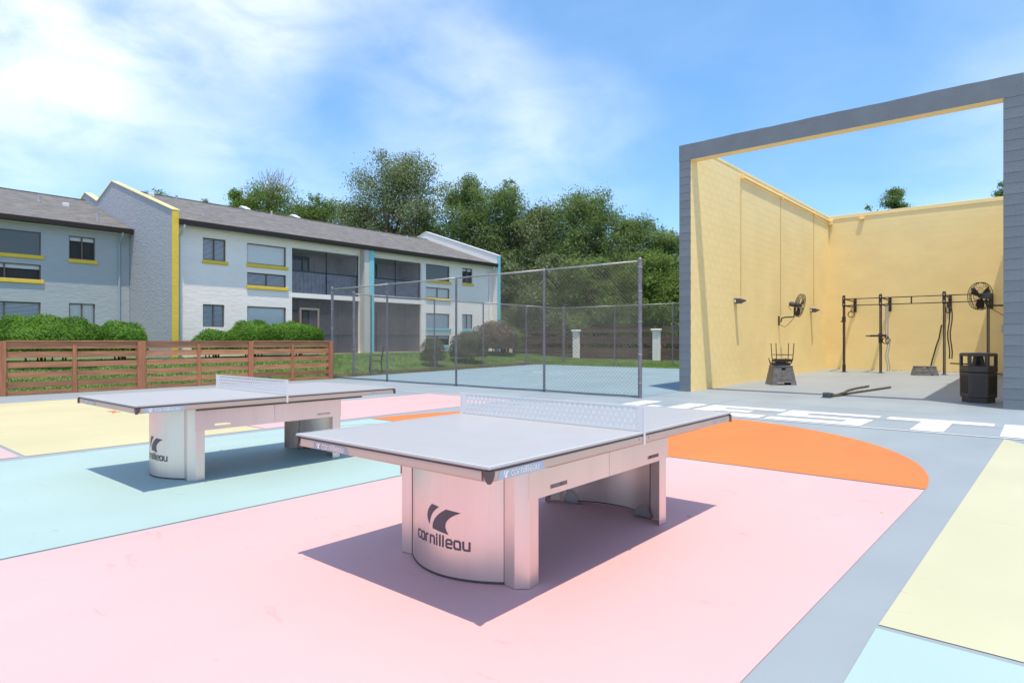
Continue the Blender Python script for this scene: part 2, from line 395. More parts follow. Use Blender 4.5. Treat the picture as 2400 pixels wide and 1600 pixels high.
class MB:
    def __init__(s):
        s.v = []; s.f = []; s.m = []

    def add(s, vs, fs, mi=0):
        o = len(s.v); s.v += [tuple(p) for p in vs]
        s.f += [tuple(i + o for i in f) for f in fs]; s.m += [mi] * len(fs)
        return s

    def box(s, x0, x1, y0, y1, z0, z1, mi=0, mis=None):
        o = len(s.v)
        s.v += [(x0, y0, z0), (x1, y0, z0), (x1, y1, z0), (x0, y1, z0), (x0, y0, z1), (x1, y0, z1), (x1, y1, z1), (x0, y1, z1)]
        q = [(0, 3, 2, 1), (4, 5, 6, 7), (0, 1, 5, 4), (1, 2, 6, 5), (2, 3, 7, 6), (3, 0, 4, 7)]  # bottom top -y +x +y -x
        s.f += [tuple(i + o for i in f) for f in q]
        s.m += list(mis) if mis else [mi] * 6
        return s

    def prism(s, poly, axis, a, b, mi=0, mi_side=None):
        """extrude a 2-D polygon; axis x: (y,z), y: (x,z), z: (x,y)"""
        def P(p, t):
            return {'x': (t, p[0], p[1]), 'y': (p[0], t, p[1]), 'z': (p[0], p[1], t)}[axis]
        n = len(poly); o = len(s.v)
        s.v += [P(p, a) for p in poly] + [P(p, b) for p in poly]
        s.f += [tuple(o + i for i in range(n))[::-1], tuple(o + n + i for i in range(n))]
        s.m += [mi, mi]
        for i in range(n):
            j = (i + 1) % n
            s.f.append((o + i, o + j, o + n + j, o + n + i)); s.m.append(mi if mi_side is None else mi_side)
        return s

    def tube(s, pts, r, n=8, mi=0, cap=True, closed=False):
        pts = [Vector(p) for p in pts]; rs = r if isinstance(r, (list, tuple)) else [r] * len(pts)
        o = len(s.v); k = len(pts); up = None
        for i, p in enumerate(pts):
            if closed: d = pts[(i + 1) % k] - pts[i - 1]
            else: d = pts[min(i + 1, k - 1)] - pts[max(i - 1, 0)]
            d.normalize()
            if up is None:
                up = Vector((0, 0, 1)) if abs(d.z) < 0.9 else Vector((1, 0, 0))
            a = d.cross(up).normalized(); b = a.cross(d).normalized(); up = b
            for j in range(n):
                t = 2 * math.pi * j / n
                s.v.append(tuple(p + a * (math.cos(t) * rs[i]) + b * (math.sin(t) * rs[i])))
        for i in range(k if closed else k - 1):
            i2 = (i + 1) % k
            for j in range(n):
                j2 = (j + 1) % n
                s.f.append((o + i * n + j, o + i * n + j2, o + i2 * n + j2, o + i2 * n + j)); s.m.append(mi)
        if cap and not closed:
            s.f.append(tuple(o + j for j in range(n))[::-1]); s.m.append(mi)
            s.f.append(tuple(o + (k - 1) * n + j for j in range(n))); s.m.append(mi)
        return s

    def shift(s, d):
        s.v = [(p[0] - d[0], p[1] - d[1], p[2] - d[2]) for p in s.v]; return s

    def xf(s, M4):
        s.v = [tuple(M4 @ Vector(p)) for p in s.v]; return s

    def mesh(s, name, mats, smooth=False):
        me = bpy.data.meshes.new(name)
        me.from_pydata(s.v, [], s.f)
        for mm in (mats if isinstance(mats, (list, tuple)) else [mats]): me.materials.append(M[mm] if isinstance(mm, str) else mm)
        if any(s.m): me.polygons.foreach_set('material_index', s.m)
        if smooth: me.polygons.foreach_set('use_smooth', [True] * len(me.polygons))
        me.update(); return me


def bevel(me, w, seg=1, ang=30):
    bm = bmesh.new(); bm.from_mesh(me)
    bmesh.ops.remove_doubles(bm, verts=bm.verts, dist=1e-5)
    bmesh.ops.recalc_face_normals(bm, faces=bm.faces)
    es = [e for e in bm.edges if len(e.link_faces) == 2 and e.calc_face_angle(0) > rad(ang)]
    bmesh.ops.bevel(bm, geom=es, offset=w, segments=seg, affect='EDGES', profile=0.5)
    bm.to_mesh(me); bm.free(); return me


def link(name, data, parent=None, loc=(0, 0, 0)):
    o = bpy.data.objects.new(name, data); COL.objects.link(o)
    if parent is not None: o.parent = parent
    o.location = loc
    return o


def tag(o, label, cat, group=None):
    o['label'] = label; o['category'] = cat
    if group: o['group'] = group
    return o


def thing(name, loc, label, cat, group=None, rotz=0):
    o = link(name, None, None, loc); o.empty_display_size = 0.2
    o.rotation_euler = (0, 0, rotz)
    return tag(o, label, cat, group)


def root_of(o):
    while o.parent is not None: o = o.parent
    return o


def part(name, mb, mats, parent, smooth=False, bev=0, world=True, kind=None):
    """mesh in world coordinates (world=True) or in the thing's own frame, linked as a part"""
    if world: mb.shift(root_of(parent).location)
    me = mb.mesh(name, mats, smooth)
    if bev: bevel(me, bev)
    o = link(name, me, parent)
    if kind: o['kind'] = kind
    return o


def struct(name, mb, mats, smooth=False, kind='structure'):
    o = link(name, mb.mesh(name, mats, smooth)); o['kind'] = kind
    return o


def copy_tree(o, parent=None):
    c = o.copy(); COL.objects.link(c)
    if parent is not None: c.parent = parent
    for ch in list(o.children): copy_tree(ch, c)
    return c


# ------------------------------------------------------------------ ground
def slope(y):
    return min(max((y - 13.5) * 0.0128, 0), 0.215)


def gh(x, y):
    t = min(max((-18.95 - x) / 5.4, 0), 1); t = t * t * (3 - 2 * t)
    fade = min(max((33 - y) / 6, 0), 1)
    top = 0.655 + 0.004 * max(0, min(y - 10, 12))
    return slope(y) * (1 - t * fade) + top * t * fade


def grid_sheet(xs, ys, hf):
    b = MB(); n = len(ys)
    b.v = [(x, y, hf(x, y)) for x in xs for y in ys]
    for i in range(len(xs) - 1):
        for j in range(n - 1):
            b.f.append((i * n + j, (i + 1) * n + j, (i + 1) * n + j + 1, i * n + j + 1)); b.m.append(0)
    return b


xs = [-900, -300, -120, -60, -45] + list(np.arange(-40, -17.9, 0.5)) + [-14, -8, 0, 10, 40, 120, 400, 900]
ys = [-900, -300, -100, -40, -20, -8, 0] + list(np.arange(1, 38.1, 1.0)) + [45, 60, 90, 150, 300, 900]
struct('lawn', grid_sheet(xs, ys, lambda x, y: gh(x, y) - 0.03), 'lawn', True)

# plaza pavement: flat in front, rising gently behind the fence line
pv = MB()
def strip(b, x0, x1, yy, dz=0.0, z=slope):
    for a, c in zip(yy[:-1], yy[1:]):
        b.add([(x0, a, z(a) + dz), (x1, a, z(a) + dz), (x1, c, z(c) + dz), (x0, c, z(c) + dz)], [(0, 1, 2, 3)])
strip(pv, -18.72, 30, [-25, 0, 12.92])
strip(pv, -18.72, 30, [12.92, 13.5, 15.03])
strip(pv, 0.2, 30, [15.03, 27, 34])
struct('plaza_pavement', pv, 'greyblue')
pv = MB(); strip(pv, -7.08, 0.2, [15.03, 20, 27.9])
struct('handball_floor', pv, 'greyfloor')
pv = MB(); strip(pv, -19.15, -7.08, [12.92, 13.5, 24.6], 0.004)
struct('sport_court', pv, 'courtblue')
# bark mulch bed along the court edge
mb = grid_sheet(list(np.arange(-20.3, -19.0, 0.25)), list(np.arange(13.2, 25.3, 0.5)), lambda x, y: gh(x, y) - 0.012 + 0.02 * math.sin(7 * x + 3 * y))
struct('mulch_bed', mb, 'soil', True)


def sheet(name, poly, m, z=0.004, lev=None):
    b = MB(); b.v = [(p[0], p[1], (slope(p[1]) if lev else 0) + z) for p in poly]
    b.f = [tuple(range(len(poly)))]; b.m = [0]
    return struct(name, b, m)


sheet('pink_paint', [(-4.71, -6), (-0.92, -6), (-0.875, 2.39), (-0.838, 3.78), (-0.772, 6.50), (-4.71, 6.50)], 'pink')
sheet('aqua_paint', [(-8.53, -6), (-4.745, -6), (-4.745, 6.50), (-8.58, 6.50)], 'aqua')
cpts = [(-4.70 + 3.93 * math.cos(t), 6.55 + 3.95 * math.sin(t)) for t in np.linspace(0, math.pi, 64)]
sheet('orange_paint', cpts, 'orange')
sheet('yellow_paint', [(-16.56, 1.87), (-8.765, 1.87), (-8.80, 4.72), (-16.56, 4.72)], 'yellow_g')
sheet('pink_paint', [(-16.56, -6), (-8.775, -6), (-8.775, 1.82), (-16.56, 1.82)], 'pink')
sheet('pink_paint', [(-11.60, 4.76), (-8.80, 4.76), (-8.88, 10.55), (-11.60, 10.55)], 'pink')
yarc = [(-0.365, 10.60), (-0.15, 10.2), (0.6, 8.9), (1.2, 7.2), (1.3, 6.0), (1.3, 3.26), (-0.567, 3.285)]
sheet('yellow_paint', yarc, 'yellow_g2')
sheet('aqua_paint', [(-0.62, -6), (1.3, -6), (1.3, 3.215), (-0.569, 3.24)], 'aqua')
sheet('orange_paint', [(-13.20, 4.02), (-13.02, 4.06), (-12.72, 3.97), (-12.90, 4.08), (-12.84, 4.16), (-13.05, 4.12), (-13.22, 4.19)], 'orange', 0.008)
b = MB()
def rect(b, x0, x1, y0, y1, z): b.add([(x0, y0, z), (x1, y0, z), (x1, y1, z), (x0, y1, z)], [(0, 1, 2, 3)])
rect(b, -14.6, 3, 10.625, 10.68, 0.008)
struct('painted_line', b, 'white_g')
# court lines behind the fence
b = MB()
def lrect(b, x0, x1, y0, y1):
    b.add([(x0, y0, slope(y0) + .009), (x1, y0, slope(y0) + .009), (x1, y1, slope(y1) + .009), (x0, y1, slope(y1) + .009)], [(0, 1, 2, 3)])
lrect(b, -15.2, -7.2, 19.22, 19.28); lrect(b, -14.03, -7.2, 21.87, 21.93); lrect(b, -14.03, -13.97, 19.28, 21.87)
lrect(b, -15.2, -15.1, 19.28, 19.9)
struct('painted_line', b, 'white_g')
# block letters painted in front of the court
Y0, Y1 = 10.82, 12.44
def letters():
    W = [(-6.64, -6.23, Y0, Y1), (-5.62, -5.21, Y0, Y1), (-6.06, -5.80, Y0, 11.62), (-6.23, -6.06, Y0, 11.18), (-5.80, -5.62, Y0, 11.18)]
    E_ = [(-5.08, -4.67, Y0, Y1), (-4.67, -3.66, 12.09, Y1), (-4.67, -4.07, 11.50, 11.885), (-4.67, -3.67, Y0, 11.28)]
    S_ = [(-3.57, -2.095, 12.12, Y1), (-3.57, -3.16, 11.79, 12.12), (-3.57, -2.105, 11.46, 11.79), (-2.44, -2.11, 11.18, 11.46), (-3.57, -2.115, Y0, 11.18)]
    T_ = [(-1.975, -0.54, 12.05, Y1), (-1.47, -1.06, Y0, 12.05)]
    R_ = [(-0.42, 0.0, Y0, Y1), (0.0, 0.62, 12.05, Y1), (0.62, 1.0, Y0, Y1)]
    for nm, L_ in (('painted_letter', W), ('painted_letter', E_), ('painted_letter', S_), ('painted_letter', T_), ('painted_letter', R_)):
        bb = MB()
        for x0, x1, y0, y1 in L_: rect(bb, x0, x1, y0, y1, 0.004)
        struct(nm, bb, 'white_g')
letters()


def crack(pts, wd=0.012, z=0.0065, m='crack'):
    b = MB()
    for (x0, y0), (x1, y1) in zip(pts[:-1], pts[1:]):
        d = Vector((x1 - x0, y1 - y0)); n = Vector((-d.y, d.x)).normalized() * wd / 2
        b.add([(x0 - n.x, y0 - n.y, z), (x1 - n.x, y1 - n.y, z), (x1 + n.x, y1 + n.y, z), (x0 + n.x, y0 + n.y, z)], [(0, 1, 2, 3)])
    struct('pavement_crack', b, m)


def wob(p, q, n, a):
    return [(p[0] + (q[0] - p[0]) * i / n + random.uniform(-a, a) * (0 < i < n), p[1] + (q[1] - p[1]) * i / n + random.uniform(-a, a) * (0 < i < n)) for i in range(n + 1)]


crack(wob((-7.0, 11.74), (0.0, 11.9), 12, 0.02), 0.018, 0.009)
crack(wob((-7.6, 13.6), (-1.2, 13.35), 10, 0.03), 0.012)
crack(wob((-5.2, 12.6), (-5.0, 15.0), 6, 0.03), 0.010)
crack(wob((-11.4, 6.2), (-9.4, 9.9), 9, 0.03), 0.012, 0.0085, M['cmu_y'] if False else 'alu')
crack(wob((-17.5, 12.0), (-8.2, 12.2), 10, 0.03), 0.012)
crack(wob((-8.5, 5.0), (-7.9, 6.4), 6, 0.02), 0.014, 0.0085)
crack(wob((-9.4, 12.75), (-9.2, 11.2), 5, 0.03), 0.010)

# ------------------------------------------------------------------ table-tennis tables
GLY = {  # stroke letters in a unit box 0..1 high, given as polylines, plus advance width
    'c': ([[(0.80, 0), (0.18, 0), (0, 0.18), (0, 0.82), (0.18, 1), (0.80, 1)]], 1.02),
    'o': ([[(0.18, 0), (0.72, 0), (0.9, 0.18), (0.9, 0.82), (0.72, 1), (0.18, 1), (0, 0.82), (0, 0.18), (0.18, 0)]], 1.16),
    'r': ([[(0, 0), (0, 0.82), (0.18, 1), (0.48, 1)]], 0.86),
    'n': ([[(0, 0), (0, 1)], [(0, 1), (0.7, 1), (0.88, 0.82), (0.88, 0)]], 1.16),
    'i': ([[(0, 0), (0, 1)], [(0, 1.26), (0, 1.38)]], 0.34),
    'l': ([[(0, 0), (0, 1.36)]], 0.34),
    'e': ([[(0.88, 0), (0.18, 0), (0, 0.18), (0, 0.82), (0.18, 1), (0.72, 1), (0.9, 0.82), (0.9, 0.5), (0.05, 0.5)]], 1.16),
    'a': ([[(0.1, 1), (0.72, 1), (0.9, 0.82), (0.9, 0), (0.18, 0), (0, 0.18), (0, 0.82), (0.18, 1)]], 1.2),
    'u': ([[(0, 1), (0, 0.18), (0.18, 0), (0.88, 0), (0.88, 1)]], 1.1),
    '5': ([[(0.9, 1), (0, 1), (0, 0.52), (0.9, 0.52), (0.9, 0), (0, 0)]], 1.2),
    '1': ([[(0.1, 1), (0.3, 1), (0.3, 0)]], 0.6),
    '0': ([[(0, 0), (0.9, 0), (0.9, 1), (0, 1), (0, 0)]], 1.2),
}


def text_strokes(txt, h, stroke, slant=0.0):
    """flat quads (2-D) of a squared rounded lettering; returns list of quads and width"""
    q = []; x = 0.0; s = stroke / 2
    for ch in txt:
        if ch not in GLY: x += 0.5 * h; continue
        lines, adv = GLY[ch]
        for ln in lines:
            P = [(x + a * h * 0.95, b * h) for a, b in ln]
            for i, (p, r_) in enumerate(zip(P[:-1], P[1:])):
                d = Vector((r_[0] - p[0], r_[1] - p[1])); d.normalize(); n = Vector((-d.y, d.x)) * s; e = d * s * 0.72
                q.append([(p[0] - n.x - e.x, p[1] - n.y - e.y), (r_[0] - n.x + e.x, r_[1] - n.y + e.y),
                          (r_[0] + n.x + e.x, r_[1] + n.y + e.y), (p[0] + n.x - e.x, p[1] + n.y - e.y)])
        x += adv * h * 0.95 + stroke * (0.95 if ch in 'rnil' else 0.55)
    q = [[(a + b * slant, b) for a, b in f] for f in q]
    return q, x


def curve3(p0, p1, p2, n=8):
    return [((1 - t) ** 2 * p0[0] + 2 * t * (1 - t) * p1[0] + t * t * p2[0], (1 - t) ** 2 * p0[1] + 2 * t * (1 - t) * p1[1] + t * t * p2[1]) for t in np.linspace(0, 1, n)]


def logo_strips(sc_):
    """two sail shapes as strips of quads; unit: overall height 1"""
    def strip_(L, R): return [[L[i], R[i], R[i + 1], L[i + 1]] for i in range(len(L) - 1)]
    A = strip_(curve3((0.235, 1.0), (-0.09, 0.60), (0.13, 0.235)), curve3((0.49, 0.945), (0.13, 0.62), (0.14, 0.235)))
    B = strip_(curve3((0.72, 0.91), (0.22, 0.50), (0.265, 0.10)), curve3((1.14, 0.85), (0.48, 0.45), (0.80, 0.0)))
    return [[(a * sc_, b * sc_) for a, b in f] for f in A + B]


TL, TW, TH_ = 2.74, 1.525, 0.76


def make_table(name, loc, label):
    t = thing(name, loc, label, 'ping-pong table', 'outdoor ping-pong tables')
    hx, hy = TW / 2, TL / 2
    kw = dict(world=False)
    # playing surface
    b = MB().box(-hx, hx, -hy, hy, TH_ - 0.012, TH_)
    top = part('table_top', b, 'top', t, bev=0.003, **kw)
    z = TH_ + 0.0012
    b = MB()
    for x0, x1, y0, y1 in ((-hx + .002, -hx + .015, -hy + .002, hy - .002), (hx - .015, hx - .002, -hy + .002, hy - .002), (-hx + .015, hx - .015, -hy + .002, -hy + .015), (-hx + .015, hx - .015, hy - .015, hy - .002)):
        rect(b, x0, x1, y0, y1, z)
    part('border_line', b, 'topline', top, **kw)
    b = MB().box(-hx + .006, hx - .006, -hy + .006, hy - .006, TH_ - 0.022, TH_ - 0.0125)
    part('seal', b, 'brown_pl', top, **kw)
    # rim profile: four rails, mitred at dark corner caps
    zr0, zr1 = TH_ - 0.068, TH_ - 0.0225
    prof = lambda s: [(s * 0.004, zr1), (s * 0.004, zr0 + .008), (s * 0.012, zr0), (s * 0.045, zr0), (s * 0.045, zr1)]
    for sx in (-1, 1):
        b = MB(); P = [(sx * (hx - a), zz) for a, zz in prof(1)]
        b.prism(P if sx > 0 else P[::-1], 'y', -hy + .012, hy - .012)
        part('rim', b, 'alu', t, **kw)
    for sy in (-1, 1):
        b = MB(); P = [(sy * (hy - a), zz) for a, zz in prof(1)]
        b.prism(P, 'x', -hx + .05, hx - .05)
        part('rim', b, 'alu', t, **kw)
    for sx in (-1, 1):
        for sy in (-1, 1):
            b = MB(); n = 6
            V = []
            for k in range(n + 1):
                f = k / n; half = 0.0125 * (1 - f ** 2.2) + 0.006
                zz = zr1 + 0.004 - f * 0.053
                cx, cy = sx * hx, sy * hy
                V.append(((cx - sx * half * 1.9, cy + sy * .0015, zz), (cx + sx * .0015, cy + sy * .0015, zz), (cx + sx * .0015, cy - sy * half * 1.9, zz), (cx - sx * .02, cy - sy * .02, zz)))
            vs = [p for r_ in V for p in r_]; fs = []
            for k in range(n):
                for j in range(3):
                    a = k * 4
                    fs.append((a + j, a + j + 1, a + 5 + j, a + 4 + j))
                fs.append((k * 4 + 3, k * 4, k * 4 + 4, k * 4 + 7))
            fs.append((0, 1, 2, 3)); fs.append((n * 4, n * 4 + 1, n * 4 + 2, n * 4 + 3))
            b.add(vs, fs)
            part('corner_cap', b, 'brown_pl', t, **kw)

    # stickers on the rim
    def sticker(face, c0, length, word, light, slantdir=1):
        """face: '+x','-y','+y' side; c0 start along the face"""
        z0, hgt = zr0 + 0.003, 0.040
        body = [(0, 0), (length, 0), (length - 0.012, hgt * 0.75), (length - 0.035, hgt), (0.012, hgt)]
        def P(p, o):
            if face == '+x': return (hx - 0.004 + o, c0 + p[0], z0 + p[1])
            if face == '-x': return (-hx + 0.004 - o, c0 - p[0], z0 + p[1])
            if face == '-y': return (c0 + p[0], -hy + 0.004 - o, z0 + p[1])
            if face == '+y': return (c0 - p[0], hy - 0.004 + o, z0 + p[1])
        b = MB(); b.add([P(p, .0012) for p in body], [tuple(range(5))])
        s_ = part('sticker', b, 'decal' if light else 'decal2', t, **kw)
        b = MB()
        for q in logo_strips(0.034):
            b.add([P((a + 0.036, bb + 0.003), .002) for a, bb in q], [(0, 1, 2, 3)])
        for q in text_strokes(word, 0.0205, 0.0048)[0]:
            b.add([P((a + 0.090, bb + 0.008), .002) for a, bb in q], [(0, 1, 2, 3)])
        part('lettering', b, 'print_l', s_, **kw)

    sticker('+x', -hy + 0.059, 0.340, 'cornilleau', True)
    sticker('-y', -hx + 0.1775, 0.336, 'cornilleau', False)
    sticker('-x', hy - 0.059, 0.340, 'cornilleau', True)
    # model number at the far end of the long rim
    b = MB()
    for q in text_strokes('510', 0.024, 0.007, 0.25)[0]:
        b.add([(hx - 0.004 + .0012, hy - 0.34 + a, zr0 + 0.010 + bb) for a, bb in q], [(0, 1, 2, 3)])
    for k in range(5):
        a = hy - 0.20 + k * 0.022
        b.add([(hx - .0028, a, zr0 + .008), (hx - .0028, a + .008, zr0 + .008), (hx - .0028, a + .022, zr0 + .038), (hx - .0028, a + .014, zr0 + .038)], [(0, 1, 2, 3)])
    part('number_print', b, 'decal', t, **kw)

    # net: perforated enamelled plate with real holes, on two side posts
    nx, nz0, nz1 = hx - 0.004, TH_ + 0.002, TH_ + 0.1525
    nb = MB(); th = 0.004; px = 0.0408; rows = 4; pz = 0.0325
    ncol = int((2 * nx - 0.05) / px)
    x_s = -ncol * px / 2
    for fy in (-th / 2, th / 2):
        for rI in range(rows):
            off = (rI % 2) * px / 2
            za = nz0 + 0.012 + rI * pz; zb = za + pz
            for cI in range(ncol - (rI % 2)):
                xa = x_s + cI * px + off; xb = xa + px; xc = (xa + xb) / 2; zc = (za + zb) / 2
                out = [(xa, za), (xc, za), (xb, za), (xb, zc), (xb, zb), (xc, zb), (xa, zb), (xa, zc)]
                inn = [(xc + 0.0112 * math.cos(rad(225 + 45 * k)), zc + 0.0112 * math.sin(rad(225 + 45 * k))) for k in range(8)]
                vs = [(a, fy, c) for a, c in out + inn]
                nb.add(vs, [(k, (k + 1) % 8, 8 + (k + 1) % 8, 8 + k) for k in range(8)])
                if fy < 0:
                    nb.add([(a, -th / 2, c) for a, c in inn] + [(a, th / 2, c) for a, c in inn], [(k, (k + 1) % 8, 8 + (k + 1) % 8, 8 + k) for k in range(8)])
            if rI % 2:
                for xa, xb in ((x_s, x_s + off), (x_s + (ncol - 1) * px + off, x_s + ncol * px)):
                    nb.add([(xa, fy, za), (xb, fy, za), (xb, fy, zb), (xa, fy, zb)], [(0, 1, 2, 3)])
    # solid frame round the holes
    zt = nz0 + 0.012 + rows * pz
    nb.box(-nx, nx, -th / 2 - .002, th / 2 + .002, zt, nz1)
    nb.box(-nx, nx, -th / 2 - .002, th / 2 + .002, nz0, nz0 + .012)
    nb.box(-nx, x_s, -th / 2 - .002, th / 2 + .002, nz0 + .012, zt)
    nb.box(x_s + ncol * px, nx, -th / 2 - .002, th / 2 + .002, nz0 + .012, zt)
    net = part('net', nb, 'net', t, **kw)
    for sx in (-1, 1):
        b = MB().box(sx * hx - .003, sx * hx + .003, -0.010, 0.010, zr0 - 0.006, nz1 + .002)
        part('net_post', b, 'net', net, bev=.001, **kw)
        for dy in (-0.055, 0.055):
            b = MB().tube([(sx * (hx - .004), dy, zr0 + .03), (sx * (hx - .0025), dy, zr0 + .03)], 0.0035, 8)
            part('rivet', b, 'hole', t, **kw)

    # legs: curved steel panel between two folded posts, mirrored at both ends
    for sy in (-1, 1):
        yo = sy * (hy - 0.555)              # chord line of the leg
        lw = 0.475; sag = 0.140; zt = 0.688
        b = MB(); n = 20; V = []
        for k in range(n + 1):
            u_ = -1 + 2 * k / n
            V.append((u_ * 0.372, yo + sy * (sag * (1 - u_ * u_) + 0.002)))
        for (xa, ya), (xb, yb) in zip(V[:-1], V[1:]):
            for o in (0, -sy * 0.004):
                b.add([(xa, ya + o, 0.012), (xb, yb + o, 0.012), (xb, yb + o, zt), (xa, ya + o, zt)], [(0, 1, 2, 3)])
        pan = part('curved_panel', b, 'steel', t, smooth=True, **kw)
        b = MB()
        for (xa, ya), (xb, yb) in zip(V[:-1], V[1:]):
            b.add([(xa, ya + sy * .002, 0.002), (xb, yb + sy * .002, 0.002), (xb, yb + sy * .002, 0.014), (xa, ya + sy * .002, 0.014)], [(0, 1, 2, 3)])
            b.add([(xa, ya + sy * .002, 0.014), (xb, yb + sy * .002, 0.014), (xb, yb - sy * .012, 0.014), (xa, ya - sy * .012, 0.014)], [(0, 1, 2, 3)])
        part('bottom_seal', b, 'brown_pl', pan, **kw)
        for sx in (-1, 1):
            P = [(0.372, 0.006), (0.453, 0.017), (0.514, -0.034), (0.506, -0.119)]
            Q = [(0.372, 0.002), (0.452, 0.013), (0.510, -0.036), (0.502, -0.119)]
            P = [(sx * a_, yo + sy * c_) for a_, c_ in P + Q[::-1]]
            if sx * sy < 0: P = P[::-1]
            b = MB()
            for i_ in range(3):
                b.prism([P[i_], P[i_ + 1], P[6 - i_], P[7 - i_]], 'z', 0.004, zt)
            leg = part('leg_post', b, 'steel', t, **kw)
            b = MB()
            b.box(min(sx * .369, sx * .3725), max(sx * .369, sx * .3725), min(yo - sy * .002, yo + sy * .0065), max(yo - sy * .002, yo + sy * .0065), .01, zt)
            part('seam', b, 'hole', leg, **kw)
            b = MB()
            for k in range(9):
                t0 = math.pi * k / 8; t1 = math.pi * (k + 1) / 8
                if k == 8: break
                cx = sx * 0.32
                b.add([(cx, yo - sy * 0.02, 0.0), (cx + 0.07 * math.cos(t0), yo - sy * 0.02, 0.10 * math.sin(t0)), (cx + 0.07 * math.cos(t1), yo - sy * 0.02, 0.10 * math.sin(t1))], [(0, 1, 2)])
            b.box(sx * .32 - .07, sx * .32 + .07, min(yo - sy * .02, yo + sy * .0), max(yo - sy * .02, yo + sy * .0), 0.001, 0.012)
            part('foot_bracket', b, 'steel_in', leg, **kw)
            for (ax, ay) in ((0.44, -0.119), (0.5015, -0.05)):
                pass
        # brand print on the outward side of the panel
        def onp(a, zz, o=0.0018):
            u_ = a / 0.372
            yy = yo + sy * (sag * (1 - u_ * u_) + 0.002)
            nrm = Vector((2 * sag * u_ / 0.372, sy)).normalized()
            return (a + nrm.x * o, yy + nrm.y * o, zz)
        flip = -sy
        b = MB(); x0 = -0.205
        quads = [[(a * 0.225 + 0.105, c * 0.150 + 0.240) for a, c in q] for q in logo_strips(1.0)]
        tq, wd_ = text_strokes('cornilleau', 0.040, 0.0105)
        quads += [[(a * (0.425 / wd_), c * 1.06 + 0.170) for a, c in q] for q in tq]
        for q in quads:
            # split quads so that they follow the curve
            A, B_, C_, D_ = q
            for k in range(3):
                f0, f1 = k / 3, (k + 1) / 3
                l = lambda p, r_, f: (p[0] + (r_[0] - p[0]) * f, p[1] + (r_[1] - p[1]) * f)
                pts = [l(A, B_, f0), l(A, B_, f1), l(D_, C_, f1), l(D_, C_, f0)]
                b.add([onp(flip * (x0 + p[0]), p[1]) for p in pts], [(0, 1, 2, 3)])
        part('brand_print', b, 'print_d', pan, **kw)

    # side beams with a joint in the middle and a slot near each end
    for sx in (-1, 1):
        xo = sx * 0.521; xi = sx * 0.5155
        ys_, ye = -(hy - 0.555) + 0.025, (hy - 0.555) - 0.020
        zb, zt = 0.465, 0.688
        for k, (ya, yb) in enumerate(((ys_, 0.0015 * -1), (0.0015, ye + 0.0))):
            # plate with a slot cut out: four boxes round the hole
            if k == 0: h0, h1 = ya + 0.18, ya + 0.34
            else: h0, h1 = yb - 0.30, yb - 0.14
            hz0, hz1 = 0.497, 0.519
            x0_, x1_ = min(xi, xo), max(xi, xo)
            b = MB()
            b.box(x0_, x1_, ya, h0, zb, zt); b.box(x0_, x1_, h1, yb, zb, zt)
            b.box(x0_, x1_, h0, h1, zb, hz0); b.box(x0_, x1_, h0, h1, hz1, zt)
            part('side_beam', b, 'steel', t, **kw)
        b = MB().box(sx * 0.46 - .015, sx * 0.46 + .015, ys_ + .03, ye - .03, 0.55, 0.66)
        part('inner_rail', b, 'steel_in', t, **kw)
    # under-frame below the top
    for yy in (-1.28, -0.82, 0.0, 0.82, 1.28):
        b = MB().box(-hx + .05, hx - .05, yy - .02, yy + .02, zr0 - .002, zr1)
        part('cross_bar', b, 'steel_in', t, **kw)
    for sx in (-1, 1):
        b = MB().tube([(sx * (hx - .075), -0.85, zr0 - .012), (sx * (hx - .075), 0.95, zr0 - .012)], 0.011, 8)
        part('support_tube', b, 'brown_pl', t, **kw)
    return t


t1 = make_table('ping_pong_table', (-2.558, 3.350, 0.004), 'nearest white and steel ping-pong table standing on pink painted ground')
t2 = copy_tree(t1)
t2.location = (-6.505, 3.335, 0.004)
t2['label'] = 'farther white and steel ping-pong table standing on aqua painted ground'

# ------------------------------------------------------------------ handball court
CT = thing('handball_court', (-7.0, 15.05, 0), 'tall open handball court with yellow block walls and slate blue front frame', 'court')
XL, XR = -6.765, -0.53          # inner faces at the front
YF, YBK, HW = 15.05, 27.6, 6.30
SK = 0.245 / (YBK - YF)         # left wall leans a little towards the back
xl = lambda y: XL + (y - YF) * SK
cr = CT.location


def skew_box(b, x0, x1, y0, y1, z0, z1):
    o = len(b.v); b.box(x0, x1, y0, y1, z0, z1)
    for i in range(o, len(b.v)):
        p = b.v[i]; b.v[i] = (p[0] + (p[1] - YF) * SK, p[1], p[2])
    return b


b = skew_box(MB(), -7.076, XL - 0.0032, YF + 0.004, YBK + .3, -0.1, HW - 0.004)
b.m = [0, 0, 1, 0, 0, 1]
left_wall = part('wall', b, ['mortar_y', 'mortar_g'], CT)
left_wall['label'] = 'sunlit left wall of yellow blocks'
b = MB().box(xl(YBK) - 0.28, 0.07, YBK + 0.0032, YBK + 0.30, -0.1, HW - 0.004)
back_wall = part('wall', b, ['mortar_y'], CT)
back_wall['label'] = 'rear wall of yellow blocks'
b = MB().box(XR, -0.23, YF + 0.004, YBK, -0.1, HW - 0.004, mis=[0, 1, 1, 1, 0, 0])
right_wall = part('wall', b, ['cmu_y', 'mortar_g'], CT)
right_wall['label'] = 'right wall seen end on'
